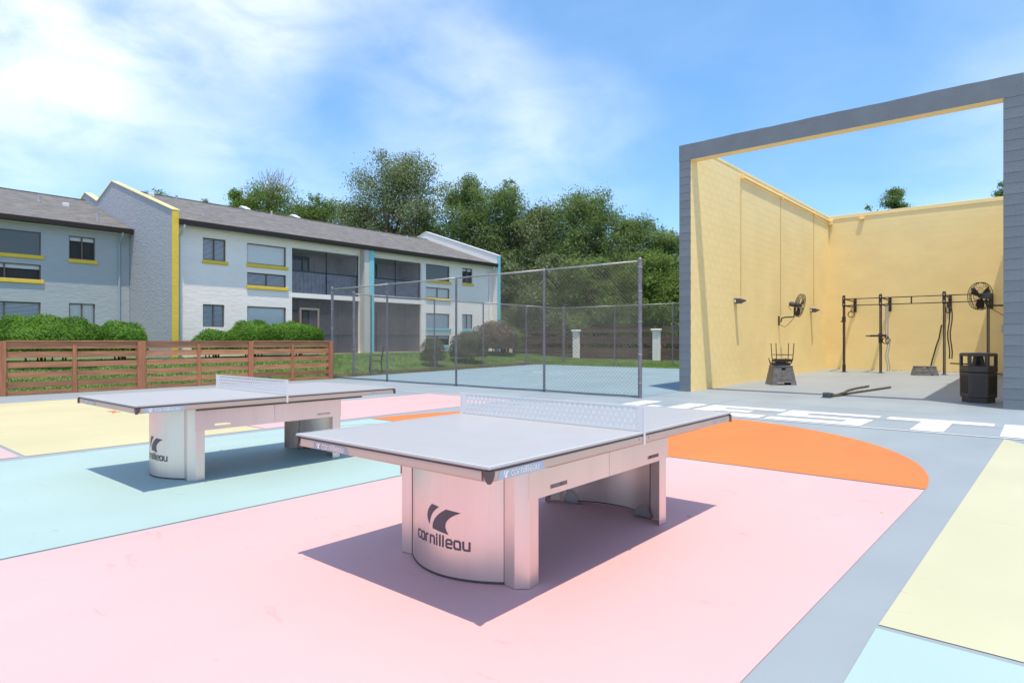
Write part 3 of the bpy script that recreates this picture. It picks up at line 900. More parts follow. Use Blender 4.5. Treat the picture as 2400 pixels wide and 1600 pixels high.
# front frame beam: slate outside, yellow below and behind, slightly wavy render
b = MB(); n = 40
for k in range(n):
    xa, xb = -7.08 + 6.85 * k / n, -7.08 + 6.85 * (k + 1) / n
    wv = lambda x: 0.008 * math.sin(3.1 * x) + 0.005 * math.sin(11 * x + 1)
    za, zb = 6.304 + .6 * wv(xa), 6.304 + .6 * wv(xb)
    y0, y1 = YF - 0.004, YF + 0.30
    b.add([(xa, y0, 5.895), (xb, y0, 5.895), (xb, y0, zb), (xa, y0, za)], [(0, 1, 2, 3)], 0)
    b.add([(xa, y0, za), (xb, y0, zb), (xb, y1, zb), (xa, y1, za)], [(0, 1, 2, 3)], 0)
    b.add([(xa, y1, za), (xb, y1, zb), (xb, y1, 5.895), (xa, y1, 5.895)], [(0, 1, 2, 3)], 1)
    b.add([(xa, y1, 5.895), (xb, y1, 5.895), (xb, y0, 5.895), (xa, y0, 5.895)], [(0, 1, 2, 3)], 1)
b.add([(-7.08, YF - .004, 5.895), (-7.08, YF - .004, 6.30), (-7.08, YF + .3, 6.30), (-7.08, YF + .3, 5.895)], [(0, 1, 2, 3)], 0)
part('lintel_beam', b, ['cmu_g', 'cmu_y'], CT)

# concrete blocks: a few shared block meshes, every block its own object near the camera
def block_mesh(name, sx, sy, sz, m, seed):
    r_ = random.Random(seed); b = MB().box(-sx / 2, sx / 2, -sy / 2, sy / 2, -sz / 2, sz / 2)
    b.v = [(p[0] + r_.uniform(-.0005, .0005), p[1] + r_.uniform(-.0005, .0005), p[2] + r_.uniform(-.0012, .0012)) for p in b.v]
    return b.mesh(name, m)


CH = 0.203
rb = random.Random(11)
pil = [block_mesh('block', 0.306, 0.03, CH - 0.011, 'cmu_g', k) for k in range(4)]
for xc in (-6.921, -0.380):
    for k in range(29):
        z = CH * (k + 0.5)
        link('block', pil[rb.randrange(4)], CT, Vector((xc, YF + 0.014 + rb.uniform(-.001, .001), z)) - cr)
# left wall: the nearest 240 blocks as objects, the rest joined
lb = [block_mesh('block', 0.024, 0.3998, CH - 0.004, 'cmu_y', 20 + k) for k in range(5)]
cells = []
for k in range(31):
    z0 = slope(16) * 0 + CH * k; off = 0.2 * (k % 2)
    y = YF + 0.016 + (0.2 if k % 2 else 0.4) / 1.0 - 0.4
    while y < YBK - 0.02:
        ya, yb = max(y, YF + 0.016), min(y + 0.4, YBK)
        if yb - ya > 0.03: cells.append((k, ya, yb))
        y += 0.4
cells.sort(key=lambda c: c[1])
rest = MB(); cnt = 0
for k, ya, yb in cells:
    z0, z1 = CH * k, min(CH * (k + 1), HW)
    d = rb.uniform(-.0004, .0004)
    yc = (ya + yb) / 2
    if cnt < 242 and yb - ya > 0.39:
        o = link('block', lb[rb.randrange(5)], left_wall, Vector((xl(yc) - 0.0125 + d, yc, (z0 + z1) / 2)) - cr)
        o.rotation_euler = (0, 0, -math.atan(SK)); cnt += 1
        if z1 - z0 < CH - .001: o.scale = (1, 1, (z1 - z0 - .004) / (CH - .004))
    else:
        xi = xl(yc) - 0.0005 + d
        skew_box(rest, XL - 0.0125 + d - .012, XL - 0.0005 + d, ya + .0001, yb - .0001, z0 + .002, z1 - rb.choice((.001, .002, .003)))
part('block_courses', rest, 'cmu_y', left_wall, kind='stuff')
rest = MB()
for k in range(31):
    x = -6.6 + 0.2 * (k % 2) - 0.4
    while x < XR:
        xa, xb = max(x, xl(YBK) + .001), min(x + 0.4, XR - .001)
        if xb - xa > 0.02:
            d = rb.uniform(-.0004, .0004)
            rest.box(xa + .0001, xb - .0001, YBK + d - .0005, YBK + .02, CH * k + .002, min(CH * (k + 1), HW) - rb.choice((.001, .002, .003)))
        x += 0.4
part('block_courses', rest, 'cmu_y', back_wall, kind='stuff')
# rendered cap band along the rear wall, conduits and pipes on the left wall
b = MB().box(xl(YBK) + .002, XR - .002, YBK - 0.028, YBK + 0.31, HW - 0.12, HW + 0.02)
part('cap_band', b, 'cmu_y', CT, bev=0.006)
b = skew_box(MB(), -7.08, XL + 0.012, YF + 0.31, YBK + 0.3, HW - 0.05, HW + 0.02)
part('cap_band', b, 'cmu_y', CT, bev=0.006)
P = [(xl(y) + 0.045, y, 6.10) for y in (18.33, 22, YBK - .06)]
part('pipe', MB().tube(P, 0.035, 10), 'pipe_y', CT, smooth=True)
for y, z0 in ((18.33, 2.62), (21.78, 2.15), (25.5, 2.66)):
    xw = xl(y)
    part('conduit', MB().tube([(xw + .010, y, z0), (xw + .010, y, 5.95), (xw + .05, y - .02, 6.06), (xw + .05, y - .06, 6.12)], 0.008, 8), 'pipe_y', CT, smooth=True)
    b = MB().box(xw - .002, xw + 0.10, y - 0.03, y + 0.03, 6.03, 6.17)
    part('pipe_bracket', b, 'pipe_y', CT, bev=.008)
for y in (YBK - .05,):
    b = MB().box(xl(y), xl(y) + .16, y - .12, y + .03, 5.95, 6.15); part('pipe_bracket', b, 'pipe_y', CT, bev=.02)
b = MB().box(-5.42, -5.24, YBK - .10, YBK, 6.05, 6.13).box(-5.36, -5.30, YBK - .07, YBK, 5.98, 6.05)
part('pipe_bracket', b, 'pipe_y', CT, bev=.01)

# wall lights
def wall_light(y, label):
    xw = xl(y)
    t = thing('wall_light', (xw, y, 2.44), label, 'light', 'area lights on the yellow wall')
    kw = dict(world=False)
    part('wall_plate', MB().box(0.001, 0.075, -0.10, 0.10, -0.06, 0.09), 'dgrey', t, bev=.008, **kw)
    part('label_plate', MB().box(0.012, 0.060, -0.1035, -0.1005, -0.035, 0.05), 'bright', t, **kw)
    b = MB().prism([(0.07, -0.045), (0.14, -0.055), (0.29, 0.0), (0.305, 0.03), (0.17, 0.085), (0.07, 0.08)], 'y', -0.085, 0.085)
    part('housing', b, 'dgrey', t, bev=.012, **kw)
    part('lens', MB().box(0.10, 0.20, -0.05, 0.05, -0.068, -0.05), 'box_g', t, bev=.004, **kw)
    return t
wall_light(17.92, 'dark area light on the yellow wall nearer the slate pillar')
wall_light(25.15, 'dark area light on the yellow wall near the rear corner')


# fans
def wall_fan(loc, wall_pt, axis, label):
    """fan head at loc looking along axis, arm from wall_pt"""
    t = thing('wall_fan', wall_pt, label, 'fan', 'wall fans of the handball court')
    c = Vector(loc); a = Vector(axis).normalized()
    u_ = a.cross(Vector((0, 0, 1))).normalized(); v_ = u_.cross(a).normalized()
    R = 0.37
    ring = lambda r_, d, n=36: [c + a * d + u_ * (r_ * math.cos(2 * math.pi * k / n)) + v_ * (r_ * math.sin(2 * math.pi * k / n)) for k in range(n)]
    b = MB()
    b.tube(ring(R, 0.0), 0.009, 6, closed=True); b.tube(ring(R, 0.10), 0.008, 6, closed=True)
    b.tube(ring(R, 0.05), 0.006, 5, closed=True)
    b.tube(ring(R * 0.66, 0.135, 28), 0.004, 5, closed=True); b.tube(ring(R * 0.66, -0.035, 28), 0.004, 5, closed=True)
    b.tube(ring(R * 0.3, 0.15, 20), 0.005, 5, closed=True); b.tube(ring(R * 0.3, -0.05, 20), 0.005, 5, closed=True)
    part('cage_ring', b, 'black', t)
    b = MB()
    for k in range(28):
        an = 2 * math.pi * k / 28; e = u_ * math.cos(an) + v_ * math.sin(an)
        b.tube([c + e * 0.08 + a * 0.155, c + e * 0.66 * R + a * 0.135, c + e * (R - .01) + a * 0.10, c + e * R + a * 0.05, c + e * (R - .01), c + e * 0.66 * R - a * 0.035, c + e * 0.10 - a * 0.055], 0.0028, 4, cap=False)
    part('cage_wires', b, 'black', t, kind='stuff')
    for k in range(3):
        an = 2 * math.pi * k / 3 + 0.5; e = u_ * math.cos(an) + v_ * math.sin(an); s_ = a.cross(e)
        pr = [(0.05, -.035, -.03), (0.16, -.10, -.035), (0.33, -.13, -.03), (0.345, .04, .03), (0.25, .10, .035), (0.10, .07, .03)]
        pts = [c + e * p[0] + s_ * p[1] + a * (0.05 + p[2]) for p in pr]
        b = MB(); b.add(pts + [p - a * .004 for p in pts], [(0, 1, 2, 3, 4, 5), (11, 10, 9, 8, 7, 6)] + [(i, (i + 1) % 6, 6 + (i + 1) % 6, 6 + i) for i in range(6)])
        part('blade', b, 'black', t)
    b = MB().tube([c + a * 0.09, c + a * 0.0, c - a * 0.06, c - a * 0.12, c - a * 0.25, c - a * 0.28], [.05, .06, .075, .085, .08, .05], 16)
    part('motor', b, 'dgrey', t, smooth=True)
    wp = Vector(wall_pt)
    k0 = c - a * 0.10 - Vector((0, 0, 0.10)); dirw = Vector((c.x - wp.x, c.y - wp.y, 0)); dirw.normalize()
    el = Vector((k0.x, k0.y, wp.z + 0.10))
    b = MB().tube([k0, k0 * 0.4 + el * 0.6 - Vector((0, 0, .0)), el - dirw * 0.05, wp + dirw * 0.22 + Vector((0, 0, 0.10)), wp + dirw * 0.10 + Vector((0, 0, 0.07)), wp + dirw * 0.07 - Vector((0, 0, 0.06))], 0.022, 10)
    part('arm', b, 'black', t, smooth=True)
    s_ = 1 if dirw.x > 0 else -1
    b = MB().box(min(wp.x, wp.x + s_ * .03), max(wp.x, wp.x + s_ * .03), wp.y - .05, wp.y + .05, wp.z - .16, wp.z + .14)
    part('wall_plate', b, 'black', t, bev=.006)
    cab = [c - a * 0.27, c - a * 0.30 - Vector((0, 0, .12)), c - a * 0.22 - Vector((0, 0, .22))]
    part('cable', MB().tube(cab, 0.008, 6), 'black', t, smooth=True)
    cab = [el + Vector((0, 0, .0)), wp + dirw * 0.32 + Vector((0, 0, -.12)), wp + dirw * 0.20 + Vector((0, 0, -.22)), wp + dirw * 0.03 - Vector((0, 0, .15))]
    part('cable', MB().tube(cab, 0.008, 6), 'black', t, smooth=True)
    return t


wall_fan((-6.03, 21.62, 2.47), (xl(21.6), 21.6, 1.99), (0.96, 0.0, -0.22), 'black wall fan seen from the side on the left yellow wall')
wall_fan((-1.20, 21.15, 2.52), (XR, 21.5, 2.16), (-0.80, 0.60, 0.05), 'black wall fan partly behind the right slate pillar, seen from behind')

# junction box on the rear wall
b = MB().box(-1.02, -0.80, YBK - .10, YBK, 1.62, 1.86)
o = link('junction_box', None)
bpy.data.objects.remove(o)
o = link('junction_box', bevel(b.shift((-0.91, YBK, 1.74)).mesh('junction_box', 'box_g'), .008), None, (-0.91, YBK, 1.74))
tag(o, 'small grey junction box on the rear yellow wall by the slate pillar', 'box')

# ------------------------------------------------------------------ training rig
zf = slope(25.75)
RG = thing('training_rig', (-3.43, 25.75, zf), 'dark steel pull-up rig with four perforated uprights against rear yellow wall', 'gym rig')
ux = (-5.57, -4.38, -2.49, -1.30)
for x in ux:
    b = MB(); tk = 0.038
    # hollow square tube with a row of square holes on the two y faces
    nh = 46; ph = (2.84) / nh
    for yy in (25.75 - tk, 25.75 + tk):
        for k in range(nh):
            z0 = zf + k * ph; z1 = z0 + ph; hz0, hz1 = z0 + ph * .30, z0 + ph * .72; hw = 0.0125
            for q in ((-tk, tk, z0, hz0), (-tk, tk, hz1, z1), (-tk, -hw, hz0, hz1), (hw, tk, hz0, hz1)):
                b.add([(x + q[0], yy, q[2]), (x + q[1], yy, q[2]), (x + q[1], yy, q[3]), (x + q[0], yy, q[3])], [(0, 1, 2, 3)])
    for xx in (x - tk, x + tk):
        b.add([(xx, 25.75 - tk, zf), (xx, 25.75 + tk, zf), (xx, 25.75 + tk, zf + 2.84), (xx, 25.75 - tk, zf + 2.84)], [(0, 1, 2, 3)])
    b.add([(x - tk, 25.75 - tk, zf + 2.84), (x + tk, 25.75 - tk, zf + 2.84), (x + tk, 25.75 + tk, zf + 2.84), (x - tk, 25.75 + tk, zf + 2.84)], [(0, 1, 2, 3)])
    up = part('upright', b, 'rig', RG)
    part('base_plate', MB().box(x - .09, x + .09, 25.66, 25.84, zf + .001, zf + .012), 'rig', up)
    part('gusset_plate', MB().box(x - .052, x + .052, 25.75 - .052, 25.75 - .040, zf + 2.42, zf + 2.80), 'rig', up, bev=.003)
    for zz in (2.50, 2.73):
        part('bolt', MB().tube([(x, 25.75 - .052, zf + zz), (x, 25.75 - .066, zf + zz)], 0.018, 8), 'bright', up)
    # stringers to the wall
    for zz in (2.46, 2.70):
        part('stringer', MB().box(x - .02, x + .02, 25.80, YBK - .02, zf + zz - .02, zf + zz + .02), 'rig', RG)
    part('wall_plate', MB().box(x - .05, x + .05, YBK - .06, YBK, zf + 2.28, zf + 2.80), 'rig', RG, bev=.004)
for z in (2.46, 2.70):
    for xa, xb in zip(ux[:-1], ux[1:]):
        part('pull_up_bar', MB().tube([(xa + .03, 25.75, zf + z), (xb - .03, 25.75, zf + z)], 0.017, 10), 'rig', RG, smooth=True)
part('spacer', MB().box(-3.46, -3.42, 25.735, 25.765, zf + 2.46, zf + 2.70), 'rig', RG)
# spotter arm and j-cup on the second upright, cups elsewhere
x = ux[1]
b = MB().box(x - .05, x + .05, 25.62, 25.82, zf + 1.22, zf + 1.42).tube([(x - .46, 25.64, zf + 1.335), (x - .32, 25.64, zf + 1.335)], 0.022, 10)
b.tube([(x - .32, 25.64, zf + 1.335), (x - .05, 25.64, zf + 1.34)], 0.036, 10).box(x + .05, x + .20, 25.60, 25.68, zf + 1.30, zf + 1.38)
part('spotter_arm', b, 'rig', RG, bev=.004)
part('j_cup', MB().box(x - .055, x + .055, 25.66, 25.83, zf + 1.08, zf + 1.22), 'rig', RG, bev=.006)
x = ux[0]
part('j_cup', MB().box(x - .056, x + .046, 25.68, 25.83, zf + 1.85, zf + 2.05).box(x - .085, x + .05, 25.60, 25.70, zf + 1.85, zf + 1.89), 'rig', RG, bev=.004)
part('foot_sleeve', MB().box(x - .05, x + .05, 25.70, 25.80, zf + .02, zf + .28), 'rig', RG, bev=.004)
# dip bar low on the right
part('dip_bar', MB().tube([(-2.30, 25.6, zf + .40), (-2.05, 25.3, zf + .40), (-1.30, 25.3, zf + .40)], 0.022, 8), 'rig', RG, smooth=True)
part('dip_bar', MB().tube([(-2.02, 25.4, zf + .40), (-2.02, 25.4, zf + .03)], 0.022, 8), 'rig', RG, smooth=True)


def rings(x, y, zring, n, label, facing=0.0, sm='strap', below=0.0):
    t = thing('gym_rings', (x, y, zring), label, 'gym rings', 'gymnastic rings on the rig')
    for k in range(n):
        dx = (k - (n - 1) / 2) * 0.07; f = facing + k * 0.5
        ce = Vector((x + dx, y, zring))
        b = MB().tube([ce + Vector((0.105 * math.cos(a) * math.cos(f), 0.105 * math.cos(a) * math.sin(f), 0.105 * math.sin(a))) for a in np.linspace(0, 2 * math.pi, 28, endpoint=False)], 0.015, 8, closed=True)
        rg = part('ring', b, 'wood_ring', t, smooth=True)
        b = MB().box(x + dx - .02, x + dx + .02, y - .003, y + .003, zring + .105, zf + 2.47)
        part('strap', b, sm, t)
        b = MB().box(x + dx - .024, x + dx + .024, y - .010, y + .010, zring + .10, zring + .16)
        part('buckle', b, 'black', t)
        if below:
            b = MB(); P = [(x + dx + .03 + 0.03 * math.sin(i * 1.1), y - .01, zring + .10 - below * i / 8) for i in range(9)]
            for p, q in zip(P[:-1], P[1:]):
                b.add([(p[0] - .02, p[1], p[2]), (p[0] + .02, p[1], p[2]), (q[0] + .02, q[1], q[2]), (q[0] - .02, q[1], q[2])], [(0, 1, 2, 3)])
            part('strap_tail', b, sm, t)
    return t


rings(-5.33, 25.75, zf + 2.13, 1, 'single gym ring hung high beside the leftmost rig upright', 0.1)
rings(-4.19, 25.75, zf + 1.16, 2, 'pair of gym rings hung low beside the second rig upright', 0.5, below=1.2)
rings(-2.36, 25.75, zf + 2.20, 2, 'pair of dark gym rings beside the third rig upright', 1.2, 'strap_d', below=1.75)
# loose strap against the third upright
b = MB(); P = [(-2.56, 25.68, zf + 1.70), (-2.63, 25.66, zf + 1.25), (-2.72, 25.68, zf + 0.95), (-2.84, 25.72, zf + 0.45), (-2.92, 25.70, zf + 0.02)]
for p, q in zip(P[:-1], P[1:]): b.add([(p[0] - .02, p[1], p[2]), (p[0] + .025, p[1], p[2]), (q[0] + .025, q[1], q[2]), (q[0] - .02, q[1], q[2])], [(0, 1, 2, 3)])
o = link('resistance_band', b.mesh('resistance_band', 'strap_d')); tag(o, 'dark resistance band slung down beside the third rig upright', 'band')


# ------------------------------------------------------------------ step boxes, chairs, bin, ropes
def step_box(loc, wb, wt, h, d, label, rotz):
    t = thing('step_box', loc, label, 'step box', 'grey plastic step boxes', rotz)
    kw = dict(world=False)
    for sy in (-1, 1):
        # trapezoid side with a hand slot and an arched cut-out at the foot
        def X(f, z): return f * (wb + (wt - wb) * z / h) / 2
        def Y(z): return sy * (d / 2 - 0.10 * d * z / h)
        b = MB()
        zs = [0, 0.12 * h, 0.80 * h, 0.90 * h, h]
        fs = [-1, -0.55, -0.22, 0.22, 0.55, 1]
        for i in range(4):
            for j in range(5):
                if i == 0 and j in (1, 2, 3): continue
                if i == 2 and j == 2: continue
                q = [(X(fs[j], zs[i]), Y(zs[i]), zs[i]), (X(fs[j + 1], zs[i]), Y(zs[i]), zs[i]), (X(fs[j + 1], zs[i + 1]), Y(zs[i + 1]), zs[i + 1]), (X(fs[j], zs[i + 1]), Y(zs[i + 1]), zs[i + 1])]
                b.add(q, [(0, 1, 2, 3)]); b.add([(p[0], p[1] - sy * .02, p[2]) for p in q], [(3, 2, 1, 0)])
        part('side_panel', b, 'grey_pl', t, **kw)
        # raised centre panel
        z0, z1 = 0.3 * h, 0.68 * h
        q = [(X(-.66, z0), Y(z0) + sy * .006, z0), (X(.66, z0), Y(z0) + sy * .006, z0), (X(.66, z1), Y(z1) + sy * .006, z1), (X(-.66, z1), Y(z1) + sy * .006, z1)]
        b = MB(); b.add(q + [(p[0], p[1] - sy * .008, p[2]) for p in q], [(0, 1, 2, 3), (0, 1, 5, 4), (1, 2, 6, 5), (2, 3, 7, 6), (3, 0, 4, 7)])
        part('raised_panel', b, 'grey_pl', t, **kw)
    for sx in (-1, 1):
        b = MB(); z0 = 0.0
        q = [(sx * wb / 2, -d / 2, 0), (sx * wb / 2, d / 2, 0), (sx * wt / 2, d / 2 * .8, h), (sx * wt / 2, -d / 2 * .8, h)]
        b.add(q, [(0, 1, 2, 3)]); b.add([(p[0] - sx * .02, p[1], p[2]) for p in q], [(3, 2, 1, 0)])
        part('end_panel', b, 'grey_pl', t, **kw)
    b = MB().box(-wt / 2 - .012, wt / 2 + .012, -d / 2 * .82 - .01, d / 2 * .82 + .01, h - .02, h + .012)
    part('top', b, 'grey_pl', t, bev=.01, **kw)
    return t


zs1 = slope(18.6)
step_box((-5.66, 18.62, zs1), 0.70, 0.50, 0.53, 0.50, 'taller grey step box by the left yellow wall under stacked chairs', rad(38))
step_box((-2.99, 25.22, slope(25.2)), 0.78, 0.62, 0.30, 0.45, 'lower grey step box near the third rig upright', rad(12))


def chair_up(loc, rotz, label, hleg):
    """stacking chair turned upside down, legs in the air"""
    t = thing('stacking_chair', loc, label, 'chair', 'chairs upturned on the step box', rotz)
    kw = dict(world=False)
    sw, sd = 0.21, 0.20
    part('seat', MB().box(-sw, sw, -sd, sd, 0.0, 0.05), 'strap_d', t, bev=.018, **kw)
    part('seat_frame', MB().tube([(-sw - .01, -sd, .06), (sw + .01, -sd, .06), (sw + .01, sd, .06), (-sw - .01, sd, .06)], 0.012, 8, closed=True), 'rig', t, **kw)
    for sx in (-1, 1):
        for sy in (-1, 1):
            part('leg', MB().tube([(sx * (sw + .01), sy * sd, .05), (sx * (sw + .035), sy * (sd + .03), hleg)], 0.012, 8), 'rig', t, **kw)
    for sy in (-1, 1):
        part('stretcher', MB().tube([(-sw - .018, sy * (sd + .012), .05 + 0.28 * hleg), (sw + .018, sy * (sd + .012), .05 + 0.28 * hleg)], 0.009, 8), 'rig', t, **kw)
    b = MB().box(-sw + .02, sw - .02, sd - .02, sd + .02, -0.14, -0.02)
    part('backrest', b, 'strap_d', t, bev=.015, **kw)
    for sx in (-1, 1):
        part('back_post', MB().tube([(sx * sw, sd, .05), (sx * (sw + .01), sd + .02, -.16)], 0.012, 8), 'rig', t, **kw)
    return t


chair_up((-5.66, 18.60, zs1 + 0.552), rad(40), 'lower upturned dark chair lying on the step box', 0.20)
chair_up((-5.63, 18.66, zs1 + 0.655), rad(34), 'upper upturned dark chair with legs in the air', 0.52)


def hexp(r, rot=0): return [(r * math.cos(rad(60 * k + rot)), r * math.sin(rad(60 * k + rot))) for k in range(6)]


def trash_can():
    t = thing('trash_can', (-0.985, 16.25, slope(16.25)), 'dark brown hexagonal trash can with open hood beside the right slate pillar', 'trash can', None, rad(4))
    kw = dict(world=False)
    def hexband(z0, z1, r0, r1, m=0, cap0=False, cap1=False):
        b = MB(); A = hexp(r0); B_ = hexp(r1)
        b.add([(p[0], p[1], z0) for p in A] + [(p[0], p[1], z1) for p in B_], [(k, (k + 1) % 6, 6 + (k + 1) % 6, 6 + k) for k in range(6)] + ([tuple(range(6))[::-1]] if cap0 else []) + ([tuple(range(6, 12))] if cap1 else []))
        return b
    part('base', hexband(0.0, 0.115, 0.285, 0.288, cap1=True), 'can', t, bev=.01, **kw)
    part('body', hexband(0.105, 0.62, 0.318, 0.322, cap0=True, cap1=True), 'can', t, bev=.012, **kw)
    part('hood_skirt', hexband(0.626, 0.76, 0.328, 0.326, cap0=True, cap1=True), 'can', t, bev=.012, **kw)
    # hood: six corner posts with window openings and a domed lid
    H = hexp(0.324)
    for k in range(6):
        a, c = H[k], H[(k + 1) % 6]; pz = H[k - 1]
        e1 = Vector((c[0] - a[0], c[1] - a[1])).normalized(); e0 = Vector((pz[0] - a[0], pz[1] - a[1])).normalized(); inn = Vector((-a[0], -a[1])).normalized()
        poly = [(a[0] + e0.x * .05, a[1] + e0.y * .05), a, (a[0] + e1.x * .05, a[1] + e1.y * .05), (a[0] + inn.x * .06 + e1.x * .02, a[1] + inn.y * .06 + e1.y * .02)]
        part('hood_post', MB().prism(poly, 'z', 0.755, 0.965), 'can', t, bev=.006, **kw)
    b = hexband(0.955, 1.0, 0.330, 0.326)
    A = hexp(0.326); B_ = hexp(0.30); o = len(b.v)
    b.add([(p[0], p[1], 1.0) for p in A] + [(p[0], p[1], 1.022) for p in B_] + [(0, 0, 1.03)], [(k, (k + 1) % 6, 6 + (k + 1) % 6, 6 + k) for k in range(6)] + [(6 + k, 6 + (k + 1) % 6, 12) for k in range(6)])
    A = hexp(0.330); B_ = hexp(0.26)
    b.add([(p[0], p[1], 0.955) for p in A] + [(p[0], p[1], 0.955) for p in B_], [(k, (k + 1) % 6, 6 + (k + 1) % 6, 6 + k) for k in range(6)])
    part('lid', b, 'can', t, bev=.008, **kw)
    # tilted chute flaps inside the windows
    for k in (0, 2, 4):
        m = rad(60 * k + 30 + 180)
        d = Vector((math.cos(m), math.sin(m), 0)); s_ = Vector((-d.y, d.x, 0))
        q = [d * .10 + s_ * -.06 + Vector((0, 0, .762)), d * .10 + s_ * .06 + Vector((0, 0, .762)), d * .06 + s_ * .06 + Vector((0, 0, .95)), d * .06 + s_ * -.06 + Vector((0, 0, .95))]
        b = MB(); b.add(q + [p - d * .01 for p in q], [(0, 1, 2, 3), (7, 6, 5, 4), (0, 1, 5, 4), (1, 2, 6, 5), (2, 3, 7, 6), (3, 0, 4, 7)])
        part('flap', b, 'dgrey', t, **kw)
    # ribbed panels on the faces
    F = hexp(0.323)
    for k in range(6):
        a, c = Vector(F[k]), Vector(F[(k + 1) % 6]); d = (c - a).normalized(); n = Vector((d.y, -d.x))
        b = MB()
        for j in range(14):
            p = a + d * (0.045 + 0.0168 * j)
            q = p + d * 0.009
            b.add([(p.x, p.y, .19), (q.x, q.y, .19), (q.x, q.y, .56), (p.x, p.y, .56), (p.x + n.x * .004, p.y + n.y * .004, .19), (q.x + n.x * .004, q.y + n.y * .004, .19), (q.x + n.x * .004, q.y + n.y * .004, .56), (p.x + n.x * .004, p.y + n.y * .004, .56)],
                  [(4, 5, 6, 7), (0, 4, 7, 3), (1, 2, 6, 5), (3, 7, 6, 2), (0, 1, 5, 4)])
        part('rib_panel', b, 'can', t, **kw)
    b = MB().tube([(0.30, 0.12, .60), (0.345, 0.10, .585), (0.40, 0.05, .572)], 0.006, 6)
    part('latch_cable', b, 'black', t, **kw)
    return t


trash_can()

zr = lambda y: slope(y)
RP = thing('battle_rope', (-3.70, 15.40, 0.02), 'pair of thick dark battle ropes lying on the court floor', 'rope')
def rope(P):
    pts = []
    for i in range(len(P) - 1):
        for f in np.linspace(0, 1, 9)[:-1]:
            p0 = P[max(i - 1, 0)]; p1 = P[i]; p2 = P[i + 1]; p3 = P[min(i + 2, len(P) - 1)]
            g = lambda k: 0.5 * ((2 * p1[k]) + (-p0[k] + p2[k]) * f + (2 * p0[k] - 5 * p1[k] + 4 * p2[k] - p3[k]) * f * f + (-p0[k] + 3 * p1[k] - 3 * p2[k] + p3[k]) * f ** 3)
            x, y = g(0), g(1); pts.append(Vector((x, y, zr(y) + 0.030 + g(2))))
    b = MB(); R = 0.032
    for s_ in range(3):   # three twisted strands
        path = []
        for i, p in enumerate(pts):
            d = (pts[min(i + 1, len(pts) - 1)] - pts[max(i - 1, 0)]).normalized(); a = d.cross(Vector((0, 0, 1))).normalized(); c = a.cross(d)
            an = i * 0.9 + s_ * 2.094
            path.append(p + a * (0.013 * math.cos(an)) + c * (0.013 * math.sin(an)))
        b.tube(path, 0.015, 6)
    return part('rope', b, 'rope', RP, smooth=True)
rope([(-3.70, 15.50, 0.05), (-3.62, 15.9, 0), (-3.60, 16.6, 0), (-3.66, 17.3, 0), (-3.62, 18.2, 0.0), (-3.50, 19.05, 0)])
rope([(-3.68, 15.50, 0.02), (-3.55, 15.85, 0), (-3.48, 16.5, 0), (-3.30, 17.4, 0), (-3.12, 18.3, 0.0), (-2.99, 19.0, 0)])
part('anchor', MB().box(-3.78, -3.62, 15.42, 15.50, 0.028, 0.14).box(-3.80, -3.60, 15.36, 15.56, 0.026, 0.034), 'dgrey', RP, bev=.01)
part('collar', MB().tube([(-3.70, 15.50, 0.09), (-3.64, 15.72, 0.06)], 0.055, 12), 'black', RP, smooth=True)

# a few dry leaves blown against the rear wall
lf = MB()
for k in range(60):
    x = rb.uniform(-4.4, -1.0); y = YBK - abs(rb.gauss(0, .09)) - .03; z = slope(y) + .006; s_ = rb.uniform(.02, .045); a = rb.uniform(0, 6.28)
    c_, s2 = math.cos(a) * s_, math.sin(a) * s_
    lf.add([(x - c_, y - s2, z), (x + s2 * .5, y - c_ * .5, z + .012), (x + c_, y + s2, z), (x - s2 * .5, y + c_ * .5, z + .015)], [(0, 1, 2, 3)])
o = struct('leaf_litter', lf, 'leaf_dry', kind='stuff'); tag(o, 'dry leaves blown along the foot of the rear yellow wall', 'leaves')

# ------------------------------------------------------------------ chain-link fences
def mesh_panel(b, A, B_, z0a, z0b, z1, diag=0.072, wr=0.0021):
    """two families of slanted wires with a small weave between A and B (x,y)"""
    A = Vector((A[0], A[1])); B_ = Vector((B_[0], B_[1])); Ln = (B_ - A).length; e = (B_ - A).normalized(); nn = Vector((-e.y, e.x))
    z0 = (z0a + z0b) / 2
    Hh = z1 - z0
    ratio = 1.0
    def seg(s0, z0_, s1, z1_, o):
        p = A + e * s0 + nn * o; q = A + e * s1 - nn * o
        d = Vector((q.x - p.x, q.y - p.y, z1_ - z0_)).normalized(); up = Vector((nn.x, nn.y, 0)); sd = d.cross(up) * wr
        up = up * wr
        P3, Q3 = Vector((p.x, p.y, z0_)), Vector((q.x, q.y, z1_))
        vs = [P3 + sd, P3 + up, P3 - sd, P3 - up, Q3 + sd, Q3 + up, Q3 - sd, Q3 - up]
        b.add(vs, [(0, 1, 5, 4), (1, 2, 6, 5), (2, 3, 7, 6), (3, 0, 4, 7)])
    n = int((Ln + Hh) / diag) + 1
    for i in range(n):
        s = i * diag - Hh
        a0, za = s, z0; a1, zb = s + Hh, z1
        if a0 < 0: za = z0 - a0; a0 = 0
        if a1 > Ln: zb = z1 - (a1 - Ln); a1 = Ln
        if zb - za > 0.02:
            seg(a0, za, a1, zb, 0.002)
            seg(Ln - a0, za, Ln - a1, zb, -0.002)


